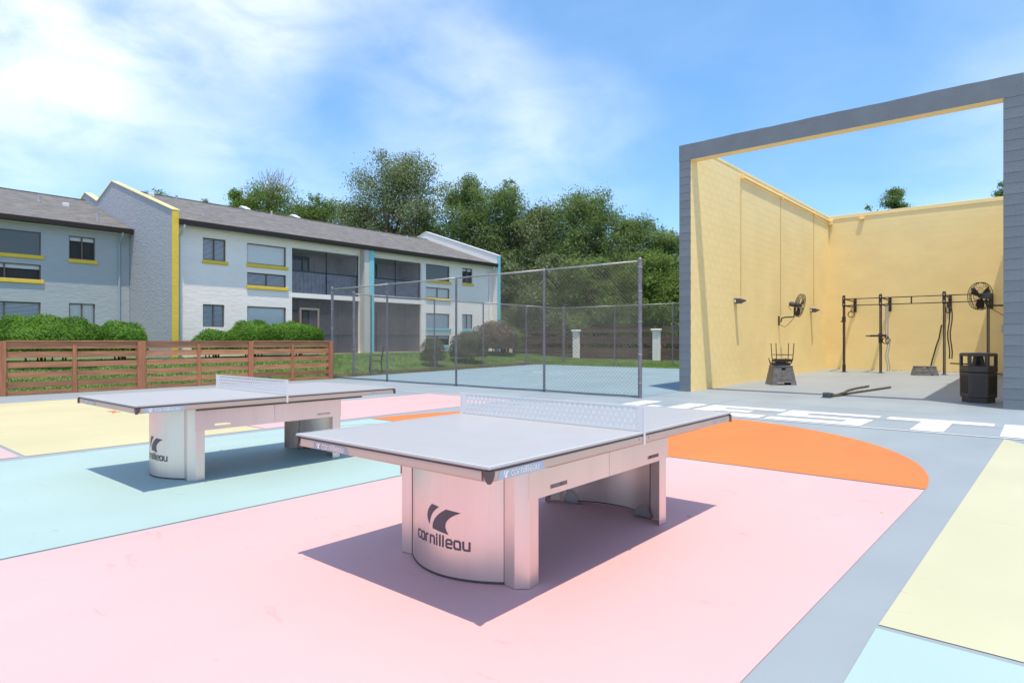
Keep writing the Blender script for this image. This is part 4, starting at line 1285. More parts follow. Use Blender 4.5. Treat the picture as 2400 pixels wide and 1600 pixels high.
def chain_fence(name, posts, ztop, label, thick_ends=(), bands=(), bottom=True, rail_r=0.021, pr=0.032, diag=0.098, top_post=0.0, wr=0.0023):
    p0 = posts[0]
    t = thing(name, (p0[0], p0[1], slope(p0[1])), label, 'fence')
    gz_ = lambda p: gh(*p) if p[0] < -19.2 else slope(p[1])
    for i, p in enumerate(posts):
        r_ = 0.048 if i in thick_ends else pr
        b = MB().tube([(p[0], p[1], gz_(p) - .05), (p[0], p[1], ztop + (0.05 if i in thick_ends else 0.01) + top_post)], r_, 14)
        if i in thick_ends:
            zt = ztop + .05 + top_post
            b.tube([(p[0], p[1], zt - .04), (p[0], p[1], zt), (p[0], p[1], zt + .02), (p[0], p[1], zt + .045)], [r_ + .006, r_ + .006, r_ * .8, .006], 14)
        po = part('post', b, 'galv', t, smooth=False)
        if i in thick_ends:
            for zz in bands:
                part('tension_band', MB().tube([(p[0], p[1], zz - .012), (p[0], p[1], zz + .012)], r_ + .005, 14), 'galv_l', po)
        else:
            part('rail_cap', MB().tube([(p[0], p[1], ztop - .03), (p[0], p[1], ztop + .03), (p[0], p[1], ztop + .045)], [r_ + .004, r_ + .004, .01], 12), 'galv_l', po)
    for p, q in zip(posts[:-1], posts[1:]):
        part('top_rail', MB().tube([(p[0], p[1], ztop), (q[0], q[1], ztop)], rail_r, 10), 'galv_l', t, smooth=True)
        b = MB(); e = Vector((q[0] - p[0], q[1] - p[1])).normalized()
        off = Vector((e.y, -e.x)) * 0.036
        A = (p[0] + off.x, p[1] + off.y); B_ = (q[0] + off.x, q[1] + off.y)
        mesh_panel(b, A, B_, gz_(p) + .03, gz_(q) + .03, ztop, diag, wr)
        part('chain_link_mesh', b, 'wire', t, kind='stuff')
        if bottom:
            part('bottom_wire', MB().tube([(A[0], A[1], gz_(p) + .045), ((A[0] + B_[0]) / 2, (A[1] + B_[1]) / 2, (gz_(p) + gz_(q)) / 2 + .030), (B_[0], B_[1], gz_(q) + .045)], 0.013, 6), 'wire_d', t)
    return t


F1 = chain_fence('chain_link_fence', [(-19.15, 12.85), (-16.10, 12.85), (-12.95, 12.85), (-9.75, 12.85), (-7.0, 12.85)], 3.13,
                 'tall grey chain-link fence in front of the light blue sport court', (0, 4), (0.35, 1.0, 1.75, 2.45, 3.0))
F2 = chain_fence('chain_link_fence', [(-19.3, 13.87), (-19.3, 14.65), (-19.3, 17.88), (-19.3, 20.87), (-19.3, 23.98), (-19.3, 27.1)], 3.03,
                 'chain-link fence along the lawn on the building side of the sport court', (0, 5), (1.0, 2.2), False, diag=0.090, wr=0.0021)
F3 = chain_fence('chain_link_fence', [(-19.25, 27.15), (-16.2, 27.15), (-13.1, 27.15), (-10.0, 27.15), (-7.2, 27.15)], 3.05,
                 'rear chain-link fence across the far end of the sport court', (), (), False, diag=0.090, wr=0.0021)

# ------------------------------------------------------------------ stained wood fence
WX = -18.72
WF = thing('wood_fence', (WX, 2.0, 0), 'low reddish stained fence of horizontal boards along the lawn', 'fence')
ZB = [(1.115, 1.295), (0.893, 1.045), (0.660, 0.800), (0.415, 0.550), (0.190, 0.325), (0.004, 0.098)]
main_posts = [0.55, 3.54, 6.53, 9.62, 12.48]
stiles = [-0.95, 2.05, 4.99, 8.05, 11.03]
for y in main_posts:
    part('post', MB().box(WX - .055, WX + .075, y - .10 if y in (6.53,) else y - .075, y + .10 if y in (6.53,) else y + .075, -.05, 1.30), 'stain2', WF, bev=.006)
for y in stiles:
    part('stile', MB().box(WX + .022, WX + .062, y - .045, y + .045, 0.0, 1.20), 'stain2', WF, bev=.004)
edges = [-2.4] + main_posts
for ya, yb in zip(edges[:-1], edges[1:]):
    for k, (z0, z1) in enumerate(ZB):
        w0, w1 = rb.uniform(-.008, .008), rb.uniform(-.008, .008); dx = rb.uniform(-.004, .004)
        b = MB(); n = 6; vs = []
        for i in range(n + 1):
            y = ya + .076 + (yb - ya - .152) * i / n; dz = w0 + (w1 - w0) * i / n + rb.uniform(-.003, .003)
            vs += [(WX - .018 + dx, y, z0 + dz), (WX + .020 + dx, y, z0 + dz), (WX + .020 + dx, y, z1 + dz), (WX - .018 + dx, y, z1 + dz)]
        fs = [(0, 1, 2, 3), (n * 4 + 3, n * 4 + 2, n * 4 + 1, n * 4)]
        for i in range(n):
            for j in range(4): fs.append((i * 4 + j, i * 4 + (j + 1) % 4, i * 4 + 4 + (j + 1) % 4, i * 4 + 4 + j))
        b.add(vs, fs)
        part('board', b, 'stain', WF)
    part('cap_rail', MB().box(WX - .03, WX + .05, ya + .078, yb - .078, 1.297, 1.318), 'stain', WF)
# short return post beside the chain-link corner
o = part('post', MB().box(WX - .30, WX - .20, 12.50, 12.60, -.05, 1.20), 'stain2', WF, bev=.006)

# ------------------------------------------------------------------ brown perimeter fence with stucco piers
BY = 32.1
def pier(x, label):
    z = slope(BY) - .03
    t = thing('stucco_pier', (x, BY, z), label, 'pier', 'stucco piers of the brown fence')
    part('shaft', MB().box(-.21, .21, -.21, .21, 0, 1.70), 'stucco_s', t, bev=.012, world=False)
    part('cap', MB().box(-.29, .29, -.29, .29, 1.70, 1.80), 'stucco_s', t, bev=.03, world=False)
    part('cap_moulding', MB().box(-.25, .25, -.25, .25, 1.63, 1.6985), 'stucco_s', t, bev=.02, world=False)
pier(-21.8, 'white stucco pier of the brown fence seen through the tall chain-link fence')
pier(-16.4, 'white stucco pier of the brown fence between chain-link corner post and slate pillar')
pier(-27.2, 'white stucco pier half hidden behind the pinkish round shrub')
for xa, xb, lab in ((-38.0, -27.41, 'dark brown board fence section behind the round shrub'), (-26.99, -22.01, 'dark brown board fence section left of the white pier behind chain link'),
                    (-21.59, -16.61, 'dark brown board fence section between the two white piers'), (-16.19, -7.0, 'dark brown board fence section beside the slate pillar')):
    t = thing('board_fence', (xa, BY, slope(BY)), lab, 'fence', 'brown board fence sections')
    z0 = slope(BY)
    n = max(2, int((xb - xa) / 2.4) + 1)
    for i in range(n):
        x = xa + .06 + (xb - xa - .12) * i / (n - 1)
        part('post', MB().box(x - .055, x + .055, BY - .01, BY + .09, z0 - .05, z0 + 1.78), 'fence_br', t)
    for k in range(8):
        za = z0 + 0.03 + k * 0.225
        if k in (3, 6): za2 = za + .11   # wider gaps in the photo's pattern
        else: za2 = za + .205
        if k in (3, 6): continue
        part('board', MB().box(xa, xb, BY - .035, BY - .0105, za, za2), 'fence_br', t)
    part('board', MB().box(xa, xb, BY - .050, BY - .0105, z0 + 1.83, z0 + 1.86), 'fence_br', t)

# ------------------------------------------------------------------ apartment building
AB = thing('apartment_building', (-26.0, 10.0, 0.5), 'two-storey apartment building, white wing and grey blue wing with yellow trim', 'building')
WXR = -25.9


def holed_wall(x, y0, y1, z0, z1, holes, depth=0.11):
    """wall sheet at plane x (facing +x) with rectangular openings and their reveals"""
    ysn = sorted({y0, y1, *[h[0] for h in holes], *[h[1] for h in holes]}); zsn = sorted({z0, z1, *[h[2] for h in holes], *[h[3] for h in holes]})
    b = MB()
    for ya, yb in zip(ysn[:-1], ysn[1:]):
        for za, zb in zip(zsn[:-1], zsn[1:]):
            yc, zc = (ya + yb) / 2, (za + zb) / 2
            if any(h[0] < yc < h[1] and h[2] < zc < h[3] for h in holes): continue
            b.add([(x, ya, za), (x, yb, za), (x, yb, zb), (x, ya, zb)], [(0, 1, 2, 3)])
    for h in holes:
        ya, yb, za, zb = h[:4]; d = x - (h[4] if len(h) > 4 else depth)
        b.add([(x, ya, za), (d, ya, za), (d, ya, zb), (x, ya, zb)], [(0, 1, 2, 3)])
        b.add([(x, yb, za), (d, yb, za), (d, yb, zb), (x, yb, zb)], [(0, 1, 2, 3)])
        b.add([(x, ya, zb), (x, yb, zb), (d, yb, zb), (d, ya, zb)], [(0, 1, 2, 3)])
        b.add([(x, ya, za), (x, yb, za), (d, yb, za), (d, ya, za)], [(0, 1, 2, 3)])
    return b


U = [(11.32, 12.25, 4.60, 5.50), (13.17, 14.98, 4.63, 5.50), (13.17, 14.98, 3.69, 4.25), (23.36, 25.17, 4.69, 5.57), (23.36, 25.17, 3.72, 4.30), (26.2, 27.06, 4.72, 5.60)]
Lw = [(11.32, 12.20, 1.88, 2.80), (13.17, 14.98, 1.93, 2.80), (13.17, 14.98, 1.02, 1.58), (23.36, 25.17, 2.03, 2.85), (23.36, 25.17, 1.06, 1.62), (26.2, 27.08, 2.02, 2.88)]
BAL = [(15.27, 18.95, 3.50, 5.53), (19.55, 23.02, 3.52, 5.56)]
PAT = [(15.27, 18.95, 0.70, 3.28), (19.55, 23.02, 0.72, 3.32)]
holes = [h + (0.11,) for h in U + Lw] + [h + (0.30,) for h in BAL + PAT]
wall_r = part('wall', holed_wall(WXR, 10.2, 28.8, 0.2, 6.0, holes), 'stucco_w', AB)
wall_r['label'] = 'white stucco front wall'
b = MB(); b.box(-38.4, -31.0, 10.2, 28.8, 0.2, 5.9)
part('rear_block', b, 'stucco_s', AB)

WXL = -29.82
UL = [(4.6, 6.85, 4.63, 5.54), (4.6, 6.85, 3.68, 4.27), (7.77, 8.68, 4.61, 5.54), (1.0, 3.2, 4.63, 5.54), (1.0, 3.2, 3.68, 4.27)]
LL_ = [(4.6, 6.84, 1.95, 2.81), (7.77, 8.68, 1.9, 2.83), (1.0, 3.2, 1.95, 2.81)]
wall_l = part('wall', holed_wall(WXL, -6.0, 9.96, 0.2, 6.0, [h + (.11,) for h in UL + LL_]), 'stucco_b', AB)
wall_l['label'] = 'grey blue stucco wing on the left'
part('rear_block', MB().box(-42.2, -31.2, -6.0, 9.95, 0.2, 5.9), 'stucco_b', AB)


def roof(xe, xr, y0, y1, ze, zr_):
    b = MB()
    xb = 2 * xr - xe
    b.add([(xe, y0, ze), (xe, y1, ze), (xr, y1, zr_), (xr, y0, zr_)], [(0, 1, 2, 3)])
    b.add([(xb, y0, ze), (xb, y1, ze), (xr, y1, zr_), (xr, y0, zr_)], [(3, 2, 1, 0)])
    r_ = part('roof', b, 'shingle', AB)
    part('ridge_cap', MB().box(xr - .12, xr + .12, y0, y1, zr_ - .03, zr_ + .015), 'shingle', r_)
    b = MB().prism([(xe - .02, ze - .21), (xe + .09, ze - .18), (xe + .12, ze - .03), (xe + .12, ze + .005), (xe + .02, ze + .005), (xe - .02, ze - .02)], 'y', y0 + .003, y1 - .003)
    part('gutter', b, 'gutter', r_)
    b = MB().box(xe - .50, xe - .021, y0 + .003, y1 - .003, ze - .20, ze - .17)
    part('soffit', b, 'soffit', r_)
    b = MB().box(xe - .021, xe + .0, y0 + .003, y1 - .003, ze - .165, ze - .03)
    part('fascia', b, 'gutter', r_)
    return r_


ROOF_R = roof(-25.46, -31.9, 10.21, 28.79, 6.02, 8.20)
ROOF_L = roof(-29.40, -35.75, -6.0, 9.95, 6.02, 8.18)

# fin wall between the wings: profile follows both roofs, yellow front edge and pale yellow cap
finp = [(-25.46, 0.2), (-25.46, 6.33), (-31.94, 8.47), (-33.9, 7.86), (-35.65, 8.52), (-38.0, 7.7), (-38.0, 0.2)]
b = MB(); b.prism(finp, 'y', 9.97, 10.195)
fin = part('fin_wall', b, 'stucco_g', AB); fin['label'] = 'rough grey stucco fin wall between the two wings'
part('front_trim', MB().box(-25.459, -25.43, 9.962, 10.203, 0.2, 6.335), 'trim_y', fin)
def capline(P, y0, y1, th, m, parent):
    for p, q in zip(P[:-1], P[1:]):
        b = MB(); b.prism([(p[0], p[1] + .002), (q[0], q[1] + .002), (q[0], q[1] + th), (p[0], p[1] + th)], 'y', y0, y1)
        part('coping', b, m, parent)
capline([(-25.42, 6.335), (-31.94, 8.475), (-33.9, 7.865), (-35.65, 8.525), (-38.0, 7.705)], 9.93, 10.24, 0.035, 'cap_y', fin)
# end fin at the far gable
finp2 = [(-25.46, 0.2), (-25.46, 6.52), (-31.94, 8.70), (-38.4, 6.5), (-38.4, 0.2)]
fin2 = part('fin_wall', MB().prism(finp2, 'y', 28.80, 29.06), 'stucco_s', AB)
fin2['label'] = 'white end wall fin with turquoise edge'
part('front_trim', MB().box(-25.459, -25.43, 28.79, 29.07, 0.2, 6.53), 'trim_t', fin2)
capline([(-25.42, 6.525), (-31.94, 8.705), (-38.4, 6.5)], 28.76, 29.10, 0.04, 'cap_w', fin2)
# turquoise edged column between the porches
col = part('column', MB().box(WXR + .001, -25.52, 18.97, 19.53, 0.2, 5.84), 'stucco_p', AB)
part('front_trim', MB().box(-25.519, -25.49, 19.27, 19.535, 0.2, 5.845), 'trim_t', col)
# cornice ledge under the eave of the white wing
for y, xw, m in ((9.55, WXL, 'blueish'), (10.42, WXR, 'white_p'), (28.5, WXR, 'white_p')):
    xg = xw + .47
    P = [(xg, y, 5.84), (xg - .02, y, 5.72), (xw + .07, y, 5.45), (xw + .05, y, 5.3), (xw + .05, y, 0.6)]
    part('downspout', MB().tube(P, 0.042, 8), m, AB)
# roof vents
for x, y, h, white in ((-33.4, 7.6, .28, 0), (-33.3, 8.55, .10, 1), (-30.6, 9.0, .30, 0), (-31.2, 11.3, .12, 1), (-30.9, 12.3, .25, 0), (-27.2, 11.9, .25, 0), (-31.2, 17.2, .25, 0), (-27.6, 26.9, .2, 0), (-30.6, 26.0, .2, 0)):
    right = y > 10
    zz = (6.02 + (-25.46 - x) * .3385) if right else (6.02 + (-29.40 - x) * .340)
    if white: b = MB().box(x - .12, x + .12, y - .12, y + .12, zz - .08, zz + .12); part('roof_vent', b, 'white_p', ROOF_R if right else ROOF_L, bev=.02)
    else: part('vent_pipe', MB().tube([(x, y, zz - .1), (x, y, zz + h)], 0.055, 8), 'rail', ROOF_R if right else ROOF_L)
# rear roof fins that show above the ridge
for y in (16.6, 19.6):
    fr = part('fin_wall', MB().prism([(-32.0, 8.0), (-33.3, 8.62), (-35.2, 8.0), (-35.2, 7.0), (-32.0, 7.5)], 'y', y, y + .25), 'stucco_s', AB)
    capline([(-31.95, 8.02), (-33.3, 8.625), (-35.2, 8.005)], y - .03, y + .28, .05, 'cap_w', fr)


def window(x, h, sill=None, blind='slat', frame='frame_b', split=True, proud=0.06):
    ya, yb, za, zb = h; xi = x - 0.10
    fw = 0.035
    b = MB().box(xi, xi + .05, ya, ya + fw, za, zb).box(xi, xi + .05, yb - fw, yb, za, zb).box(xi, xi + .05, ya + fw, yb - fw, zb - fw, zb).box(xi, xi + .05, ya + fw, yb - fw, za, za + fw)
    if split: ym = (ya + yb) / 2; b.box(xi + .004, xi + .054, ym - .022, ym + .022, za + fw, zb - fw)
    w_ = part('window', b, frame, AB)
    part('pane', MB().add([(xi + .02, ya + fw, za + fw), (xi + .02, yb - fw, za + fw), (xi + .02, yb - fw, zb - fw), (xi + .02, ya + fw, zb - fw)], [(0, 1, 2, 3)]), 'glass_d' if blind is None else 'glass', w_)
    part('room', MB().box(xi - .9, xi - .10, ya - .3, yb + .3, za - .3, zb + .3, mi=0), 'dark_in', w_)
    if blind == 'slat':
        b = MB(); n = int((zb - za) / .05)
        for k in range(n):
            z = za + .02 + k * .05
            y0_, y1_ = ya + .02, yb - .02
            b.add([(xi + .008, y0_, z), (xi + .008, y1_, z), (xi - .020, y1_, z + .036), (xi - .020, y0_, z + .036)], [(0, 1, 2, 3)])
        part('blind', b, 'blind', w_, kind='stuff')
    elif blind == 'half':
        b = MB().box(xi - .03, xi - .02, ya + .02, yb - .02, zb - .18, zb)
        part('blind', b, 'blind', w_)
    elif blind == 'shade':
        b = MB(); n = int((zb - za) / .075)
        for k in range(n):
            z = za + k * (zb - za) / n
            b.add([(xi - .010, ya + .02, z), (xi - .010, yb - .02, z), (xi - .030, yb - .02, z + (zb - za) / n), (xi - .030, ya + .02, z + (zb - za) / n)], [(0, 1, 2, 3)])
        part('blind', b, 'shade', w_)
    if sill:
        part('sill', MB().box(x - .05, x + proud, ya - .03, yb + .09, za - .145, za - .001), sill, w_, bev=.012)


window(WXR, U[0], 'trim_y', 'slat'); window(WXR, U[1], 'trim_y', 'shade', split=False); window(WXR, U[2], 'trim_y', 'slat', proud=.075)
window(WXR, U[3], 'trim_y', None, split=False); window(WXR, U[4], 'trim_y', 'shade'); window(WXR, U[5], 'trim_y', 'half')
window(WXR, Lw[0], None, 'slat'); window(WXR, Lw[1], None, 'shade', split=False); window(WXR, Lw[2], 'trim_y', 'half')
window(WXR, Lw[3], 'trim_t', 'shade', split=False); window(WXR, Lw[4], 'trim_t', 'half'); window(WXR, Lw[5], 'trim_t', 'shade')
window(WXL, UL[0], 'trim_y', None, split=False); window(WXL, UL[1], 'trim_y', 'half'); window(WXL, UL[2], 'trim_y', 'half')
window(WXL, UL[3], 'trim_y', None, split=False); window(WXL, UL[4], 'trim_y', 'half')
window(WXL, LL_[0], None, 'slat'); window(WXL, LL_[1], None, 'shade'); window(WXL, LL_[2], None, 'slat')

# screened balconies and patios
for i, (ya, yb, za, zb) in enumerate(BAL + PAT):
    up = i < 2
    xi = WXR - 1.9
    b = MB()
    b.add([(xi, ya, za), (xi, yb, za), (xi, yb, zb), (xi, ya, zb)], [(0, 1, 2, 3)])
    b.add([(WXR - .3, ya, za), (xi, ya, za), (xi, ya, zb), (WXR - .3, ya, zb)], [(0, 1, 2, 3)])
    b.add([(WXR - .3, yb, za), (xi, yb, za), (xi, yb, zb), (WXR - .3, yb, zb)], [(0, 1, 2, 3)])
    b.add([(WXR - .3, ya, zb), (WXR - .3, yb, zb), (xi, yb, zb), (xi, ya, zb)], [(0, 1, 2, 3)])
    b.add([(WXR - .3, ya, za), (WXR - .3, yb, za), (xi, yb, za), (xi, ya, za)], [(0, 1, 2, 3)])
    por = part('balcony' if up else 'patio', b, 'wall_in', AB)
    L_ = yb - ya
    # sliding door with dark leaves
    d0, d1 = ya + .05, ya + L_ * .55
    zt = za + min(2.05, zb - za - .12)
    b = MB(); fw = .05
    for y in (d0, d0 + (d1 - d0) * .28, d0 + (d1 - d0) * .42, d0 + (d1 - d0) * .80, d1 - fw): b.box(xi + .003, xi + .07, y, y + fw, za, zt)
    b.box(xi + .004, xi + .068, d0, d1, zt, zt + .06)
    part('sliding_door', b, 'frame_k', por)
    part('pane', MB().add([(xi + .02, d0, za), (xi + .02, d1, za), (xi + .02, d1, zt), (xi + .02, d0, zt)], [(0, 1, 2, 3)]), 'glass_d', por)
    part('closet_door', MB().box(xi + .002, xi + .035, ya + L_ * .62, ya + L_ * .80, za, zt - .05), 'wall_in', por, bev=.004)
    # screen and its posts at the front
    xs_ = WXR - .16
    part('screen', MB().add([(xs_, ya, za), (xs_, yb, za), (xs_, yb, zb), (xs_, ya, zb)], [(0, 1, 2, 3)]), 'screen' if up else 'screen_l', por)
    for y in ([ya + .02, ya + L_ * .505, yb - .05] if up else [ya + .02, ya + L_ * .10, ya + L_ * .40, ya + L_ * .70, yb - .05]):
        part('screen_post', MB().box(xs_ + .002, xs_ + .04, y, y + .035, za, zb), 'frame_k' if up else 'frame_b', por)
    if up:
        zr_ = za + 1.02
        b = MB(); y = ya + .01; k = 0
        while y < yb - .09:
            b.box(xs_ - .05 + .012 * (k % 2), xs_ - .03 + .012 * (k % 2), y, y + .092, za + .02, zr_ - .03); y += .10; k += 1
        part('picket_panel', b, 'rail', por, kind='stuff')
        part('handrail', MB().box(xs_ - .06, xs_ - .01, ya, yb, zr_ - .03, zr_ + .03), 'frame_k', por)
        part('slab_edge', MB().box(WXR - .28, WXR + .006, ya + .001, yb - .001, za - .21, za - .002), 'stucco_s', por)
    else:
        part('mid_rail', MB().box(xs_ + .004, xs_ + .036, ya, yb, za + .93, za + .97), 'frame_b', por)
        part('kick_rail', MB().box(xs_ + .004, xs_ + .036, ya, yb, za, za + .06), 'frame_b', por)
        part('step_edge', MB().box(WXR - .28, WXR + .10, ya - .1, yb + .1, za - .12, za - .003), 'stucco_s', por)
        if i == 2:
            b = MB()
            for y in (ya + .43, ya + 1.36): b.box(xs_ + .045, xs_ + .09, y, y + .09, za + .03, za + 2.05)
            b.box(xs_ + .045, xs_ + .09, ya + .43, ya + 1.45, za + 2.05, za + 2.14); b.box(xs_ + .046, xs_ + .088, ya + .52, ya + 1.36, za + .86, za + .94)
            part('screen_door', b, 'frame_t', por)


# ------------------------------------------------------------------ foliage
def leaf_mesh(name, C, N_, S_, m, rng, up=0.25):
    """one quad per leaf: centres C, loose normals N_, sizes S_"""
    n = len(C)
    nr = N_ + rng.normal(0, 0.55, (n, 3)); nr[:, 2] += up
    nr /= np.linalg.norm(nr, axis=1)[:, None]
    t = rng.normal(0, 1, (n, 3)); a = np.cross(nr, t); a /= np.linalg.norm(a, axis=1)[:, None]
    bb = np.cross(nr, a)
    s = S_[:, None]
    V = np.empty((n, 4, 3), np.float32)
    V[:, 0] = C - a * s; V[:, 1] = C + bb * s * .42; V[:, 2] = C + a * s; V[:, 3] = C - bb * s * .42
    V[:, 1] += nr * s * .18; V[:, 3] += nr * s * .18
    me = bpy.data.meshes.new(name)
    me.vertices.add(n * 4); me.vertices.foreach_set('co', V.reshape(-1))
    me.loops.add(n * 4); me.loops.foreach_set('vertex_index', np.arange(n * 4, dtype=np.int32))
    me.polygons.add(n); me.polygons.foreach_set('loop_start', np.arange(0, n * 4, 4, dtype=np.int32))
    me.polygons.foreach_set('loop_total', np.full(n, 4, np.int32))
    for mm in (m if isinstance(m, (list, tuple)) else [m]): me.materials.append(M[mm])
    me.update(); me.validate()
    return me


def limbs(b, p, d, ln, r, depth, rng, tips, spread=0.6):
    q = p + d * ln * .5 + Vector(rng.normal(0, .06 * ln, 3)); e = q + (d + Vector(rng.normal(0, .12, 3))).normalized() * ln * .5
    b.tube([p, q, e], [r, r * .85, r * .66], 6, cap=False)
    tips.append(e)
    if depth == 0: return
    k = 3 if depth > 1 else 2
    for i in range(k):
        nd = (d + Vector(rng.normal(0, spread, 3))); nd.z = nd.z * .8 + .18
        limbs(b, e, nd.normalized(), ln * rng.uniform(.62, .82), r * .62, depth - 1, rng, tips, spread)


def tree(name, x, y, h, cw, label, seed, m='oak', leaves=15000, trunk_f=0.3, bare=0, ls=0.088, lean=(0, 0), ragged=1.0, low=0.25):
    rng = np.random.default_rng(seed); z0 = gh(x, y) - .1
    t = thing(name, (x, y, z0), label, 'tree', 'trees beyond the brown fence and building')
    b = MB(); tips = []
    base = Vector((0, 0, 0)); tr = h * .028
    top = Vector((lean[0] * .3, lean[1] * .3, h * trunk_f))
    b.tube([base, top * .5 + Vector((.05, .03, 0)), top], [tr * 1.3, tr, tr * .85], 9, cap=False)
    for k in range(4):
        an = k * 1.57 + rng.uniform(0, 1)
        d = Vector((math.cos(an) * .16 * cw / 2.6, math.sin(an) * .16 * cw / 2.6, 1.0)).normalized()
        limbs(b, top, d, h * (.92 - trunk_f) * .30, tr * .55, 3, rng, tips, .42)
    part('trunk', b, 'bark', t, world=False, smooth=True)
    # leaf clumps: lobes stacked through the crown volume
    nl = int(9 + h * .9); lob = []
    for k in range(nl):
        f = (k + .5) / nl                                   # 0 low, 1 top
        zc = h * (low + (0.93 - low) * f)
        wr = cw * (0.98 - 0.60 * f ** 2.0) * rng.uniform(.55, 1.0)
        an = k * 2.4 + rng.uniform(-.4, .4)
        lob.append((Vector((math.cos(an) * wr * .62 + lean[0] * f, math.sin(an) * wr * .62 + lean[1] * f, zc)), cw * rng.uniform(.34, .54) * (1 - .30 * f)))
    lob.append((Vector((lean[0], lean[1], h * .93)), cw * .26))
    for k in range(5):                                      # ragged top sprays
        an = rng.uniform(0, 6.28); lob.append((Vector((lean[0] + math.cos(an) * cw * rng.uniform(.1, .36), lean[1] + math.sin(an) * cw * rng.uniform(.1, .36), h * rng.uniform(.84, .99))), cw * rng.uniform(.10, .18)))
    Cs, Ns = [], []
    wsum = sum(r_ ** 2 for c, r_ in lob)
    for c, r_ in lob:
        # sub-clumps on the lobe's shell, leaves round each sub-clump
        per = int(leaves * r_ ** 2 / wsum) + 40
        ns = max(8, int(26 * (r_ / 1.5)))
        dirs = rng.normal(0, 1, (ns, 3)); dirs /= np.linalg.norm(dirs, axis=1)[:, None]
        rr = r_ * rng.uniform(.55, 1.0 + .22 * ragged, ns)
        sc_ = np.array([1, 1, .8])
        cc = np.array(c) + dirs * rr[:, None] * sc_
        pick = rng.integers(0, ns, per)
        off = rng.normal(0, 1, (per, 3)) * (r_ * .17 + .09) * np.array([1, 1, .75])
        Cs.append(cc[pick] + off); Ns.append(dirs[pick] * .6)
    C = np.concatenate(Cs); N_ = np.concatenate(Ns)
    # drooping sprays below the crown's underside are cut back
    keep = C[:, 2] > h * .08
    C, N_ = C[keep], N_[keep]
    S_ = rng.uniform(.7, 1.35, len(C)) * ls
    me = leaf_mesh('crown', C, N_, S_, m, rng)
    link('crown', me, t)
    if bare:
        b = MB(); tips = []
        for k in range(bare):
            d = Vector((rng.normal(0, .28), rng.normal(0, .28), 1)).normalized()
            limbs(b, Vector((rng.normal(0, .5), rng.normal(0, .5), h * .80)), d, h * .125, .06, 3, rng, tips, .34)
        part('dead_branches', b, 'bark_p', t, world=False)
    return t


TREES = [
    ('oak_tree', -39.9, 31.8, 16.1, 4.0, 'tallest mossy live oak with a ragged top behind the white wing', 1, 'moss', 21000, 0),
    ('oak_tree', -33.9, 34.9, 13.6, 3.4, 'live oak directly right of the tallest oak', 3, 'oak', 17000, 0),
    ('oak_tree', -30.4, 35.4, 12.9, 2.8, 'live oak with thin spreading top twigs above the white gable', 4, 'oak', 13000, 0),
    ('oak_tree', -28.2, 37.0, 11.3, 2.9, 'grey green live oak left of the darkest oak', 5, 'moss', 15000, 0),
    ('oak_tree', -25.0, 38.0, 11.6, 3.4, 'dark green live oak with a broad rounded crown in the tree line', 6, 'oak', 18000, 0),
    ('oak_tree', -22.0, 39.4, 9.9, 2.9, 'live oak where the tree line steps down to the right', 7, 'oak', 14000, 0),
    ('oak_tree', -19.3, 40.2, 8.7, 2.6, 'rightmost live oak beside the slate pillar', 8, 'oak', 12000, 0),
    ('oak_tree', -16.0, 41.2, 7.9, 2.8, 'live oak half hidden behind the slate pillar', 9, 'oak2', 10000, 0),
    ('oak_tree', -37.0, 33.6, 10.2, 3.0, 'bright green tree low between the tallest oak and its neighbour', 10, 'oak2', 14000, 0),
    ('understorey_tree', -29.6, 34.3, 7.3, 2.6, 'low grey green tree behind the end of the white wing', 21, 'moss', 12000, 0),
    ('understorey_tree', -25.9, 35.0, 6.6, 2.6, 'low mossy tree behind the left white pier', 22, 'moss', 12000, 0),
    ('understorey_tree', -22.6, 35.4, 6.4, 2.6, 'low tree over the brown fence between the white piers', 23, 'oak', 12000, 0),
    ('understorey_tree', -19.4, 36.4, 6.6, 2.6, 'low bright green tree behind the right white pier', 24, 'oak2', 13000, 0),
    ('understorey_tree', -16.3, 36.2, 5.6, 2.4, 'low bright green tree beside the slate pillar foot', 25, 'oak2', 11000, 0),
    ('oak_tree', -47.3, 25.6, 13.0, 3.4, 'tree with bare dead branches rising behind the shingled roof', 31, 'oak2', 13000, 5),
    ('oak_tree', -44.8, 29.4, 12.9, 2.6, 'small leafy tree top behind the roof, left of the tallest oak', 32, 'oak2', 9000, 0),
    ('oak_tree', -42.6, 31.0, 12.2, 2.9, 'lower grey green tree behind the roof next to the tallest oak', 33, 'moss', 12000, 0),
    ('oak_tree', -47.9, 24.0, 12.5, 1.95, 'left end of the leafy tops behind the roof', 39, 'oak2', 10000, 0),
    ('oak_tree', -46.0, 27.6, 12.0, 2.9, 'leafy tree between the dead branches and the small top behind the roof', 40, 'oak2', 11000, 0),
    ('oak_tree', -64.8, 24.0, 15.3, 2.4, 'distant tree top peeping over the ridge beside the yellow cap', 34, 'oak', 5000, 0),
    ('oak_tree', -61.3, 26.9, 14.5, 1.8, 'distant small tree top just above the ridge', 35, 'oak', 3500, 0),
    ('oak_tree', -9.3, 60.4, 14.5, 1.75, 'lone tree top above the rear yellow wall', 36, 'oak', 6500, 0),
    ('oak_tree', -10.5, 56.5, 11.9, 1.0, 'tiny tree top at the rear wall near the yellow corner', 37, 'oak', 2000, 0),
    ('oak_tree', -2.2, 63.5, 14.0, 1.5, 'small tree top above the rear wall beside the right slate pillar', 38, 'oak', 4000, 0),
]
for a in TREES:
    tree(a[0], a[1], a[2], a[3], a[4] * (1.0 if a[4] < 2 else 1.28), a[5], a[6], a[7], int(a[8] * 3.0), bare=a[9], low=.12 if a[0] != 'oak_tree' else .25, lean=((.9, .6) if a[6] == 1 else (0, 0)))


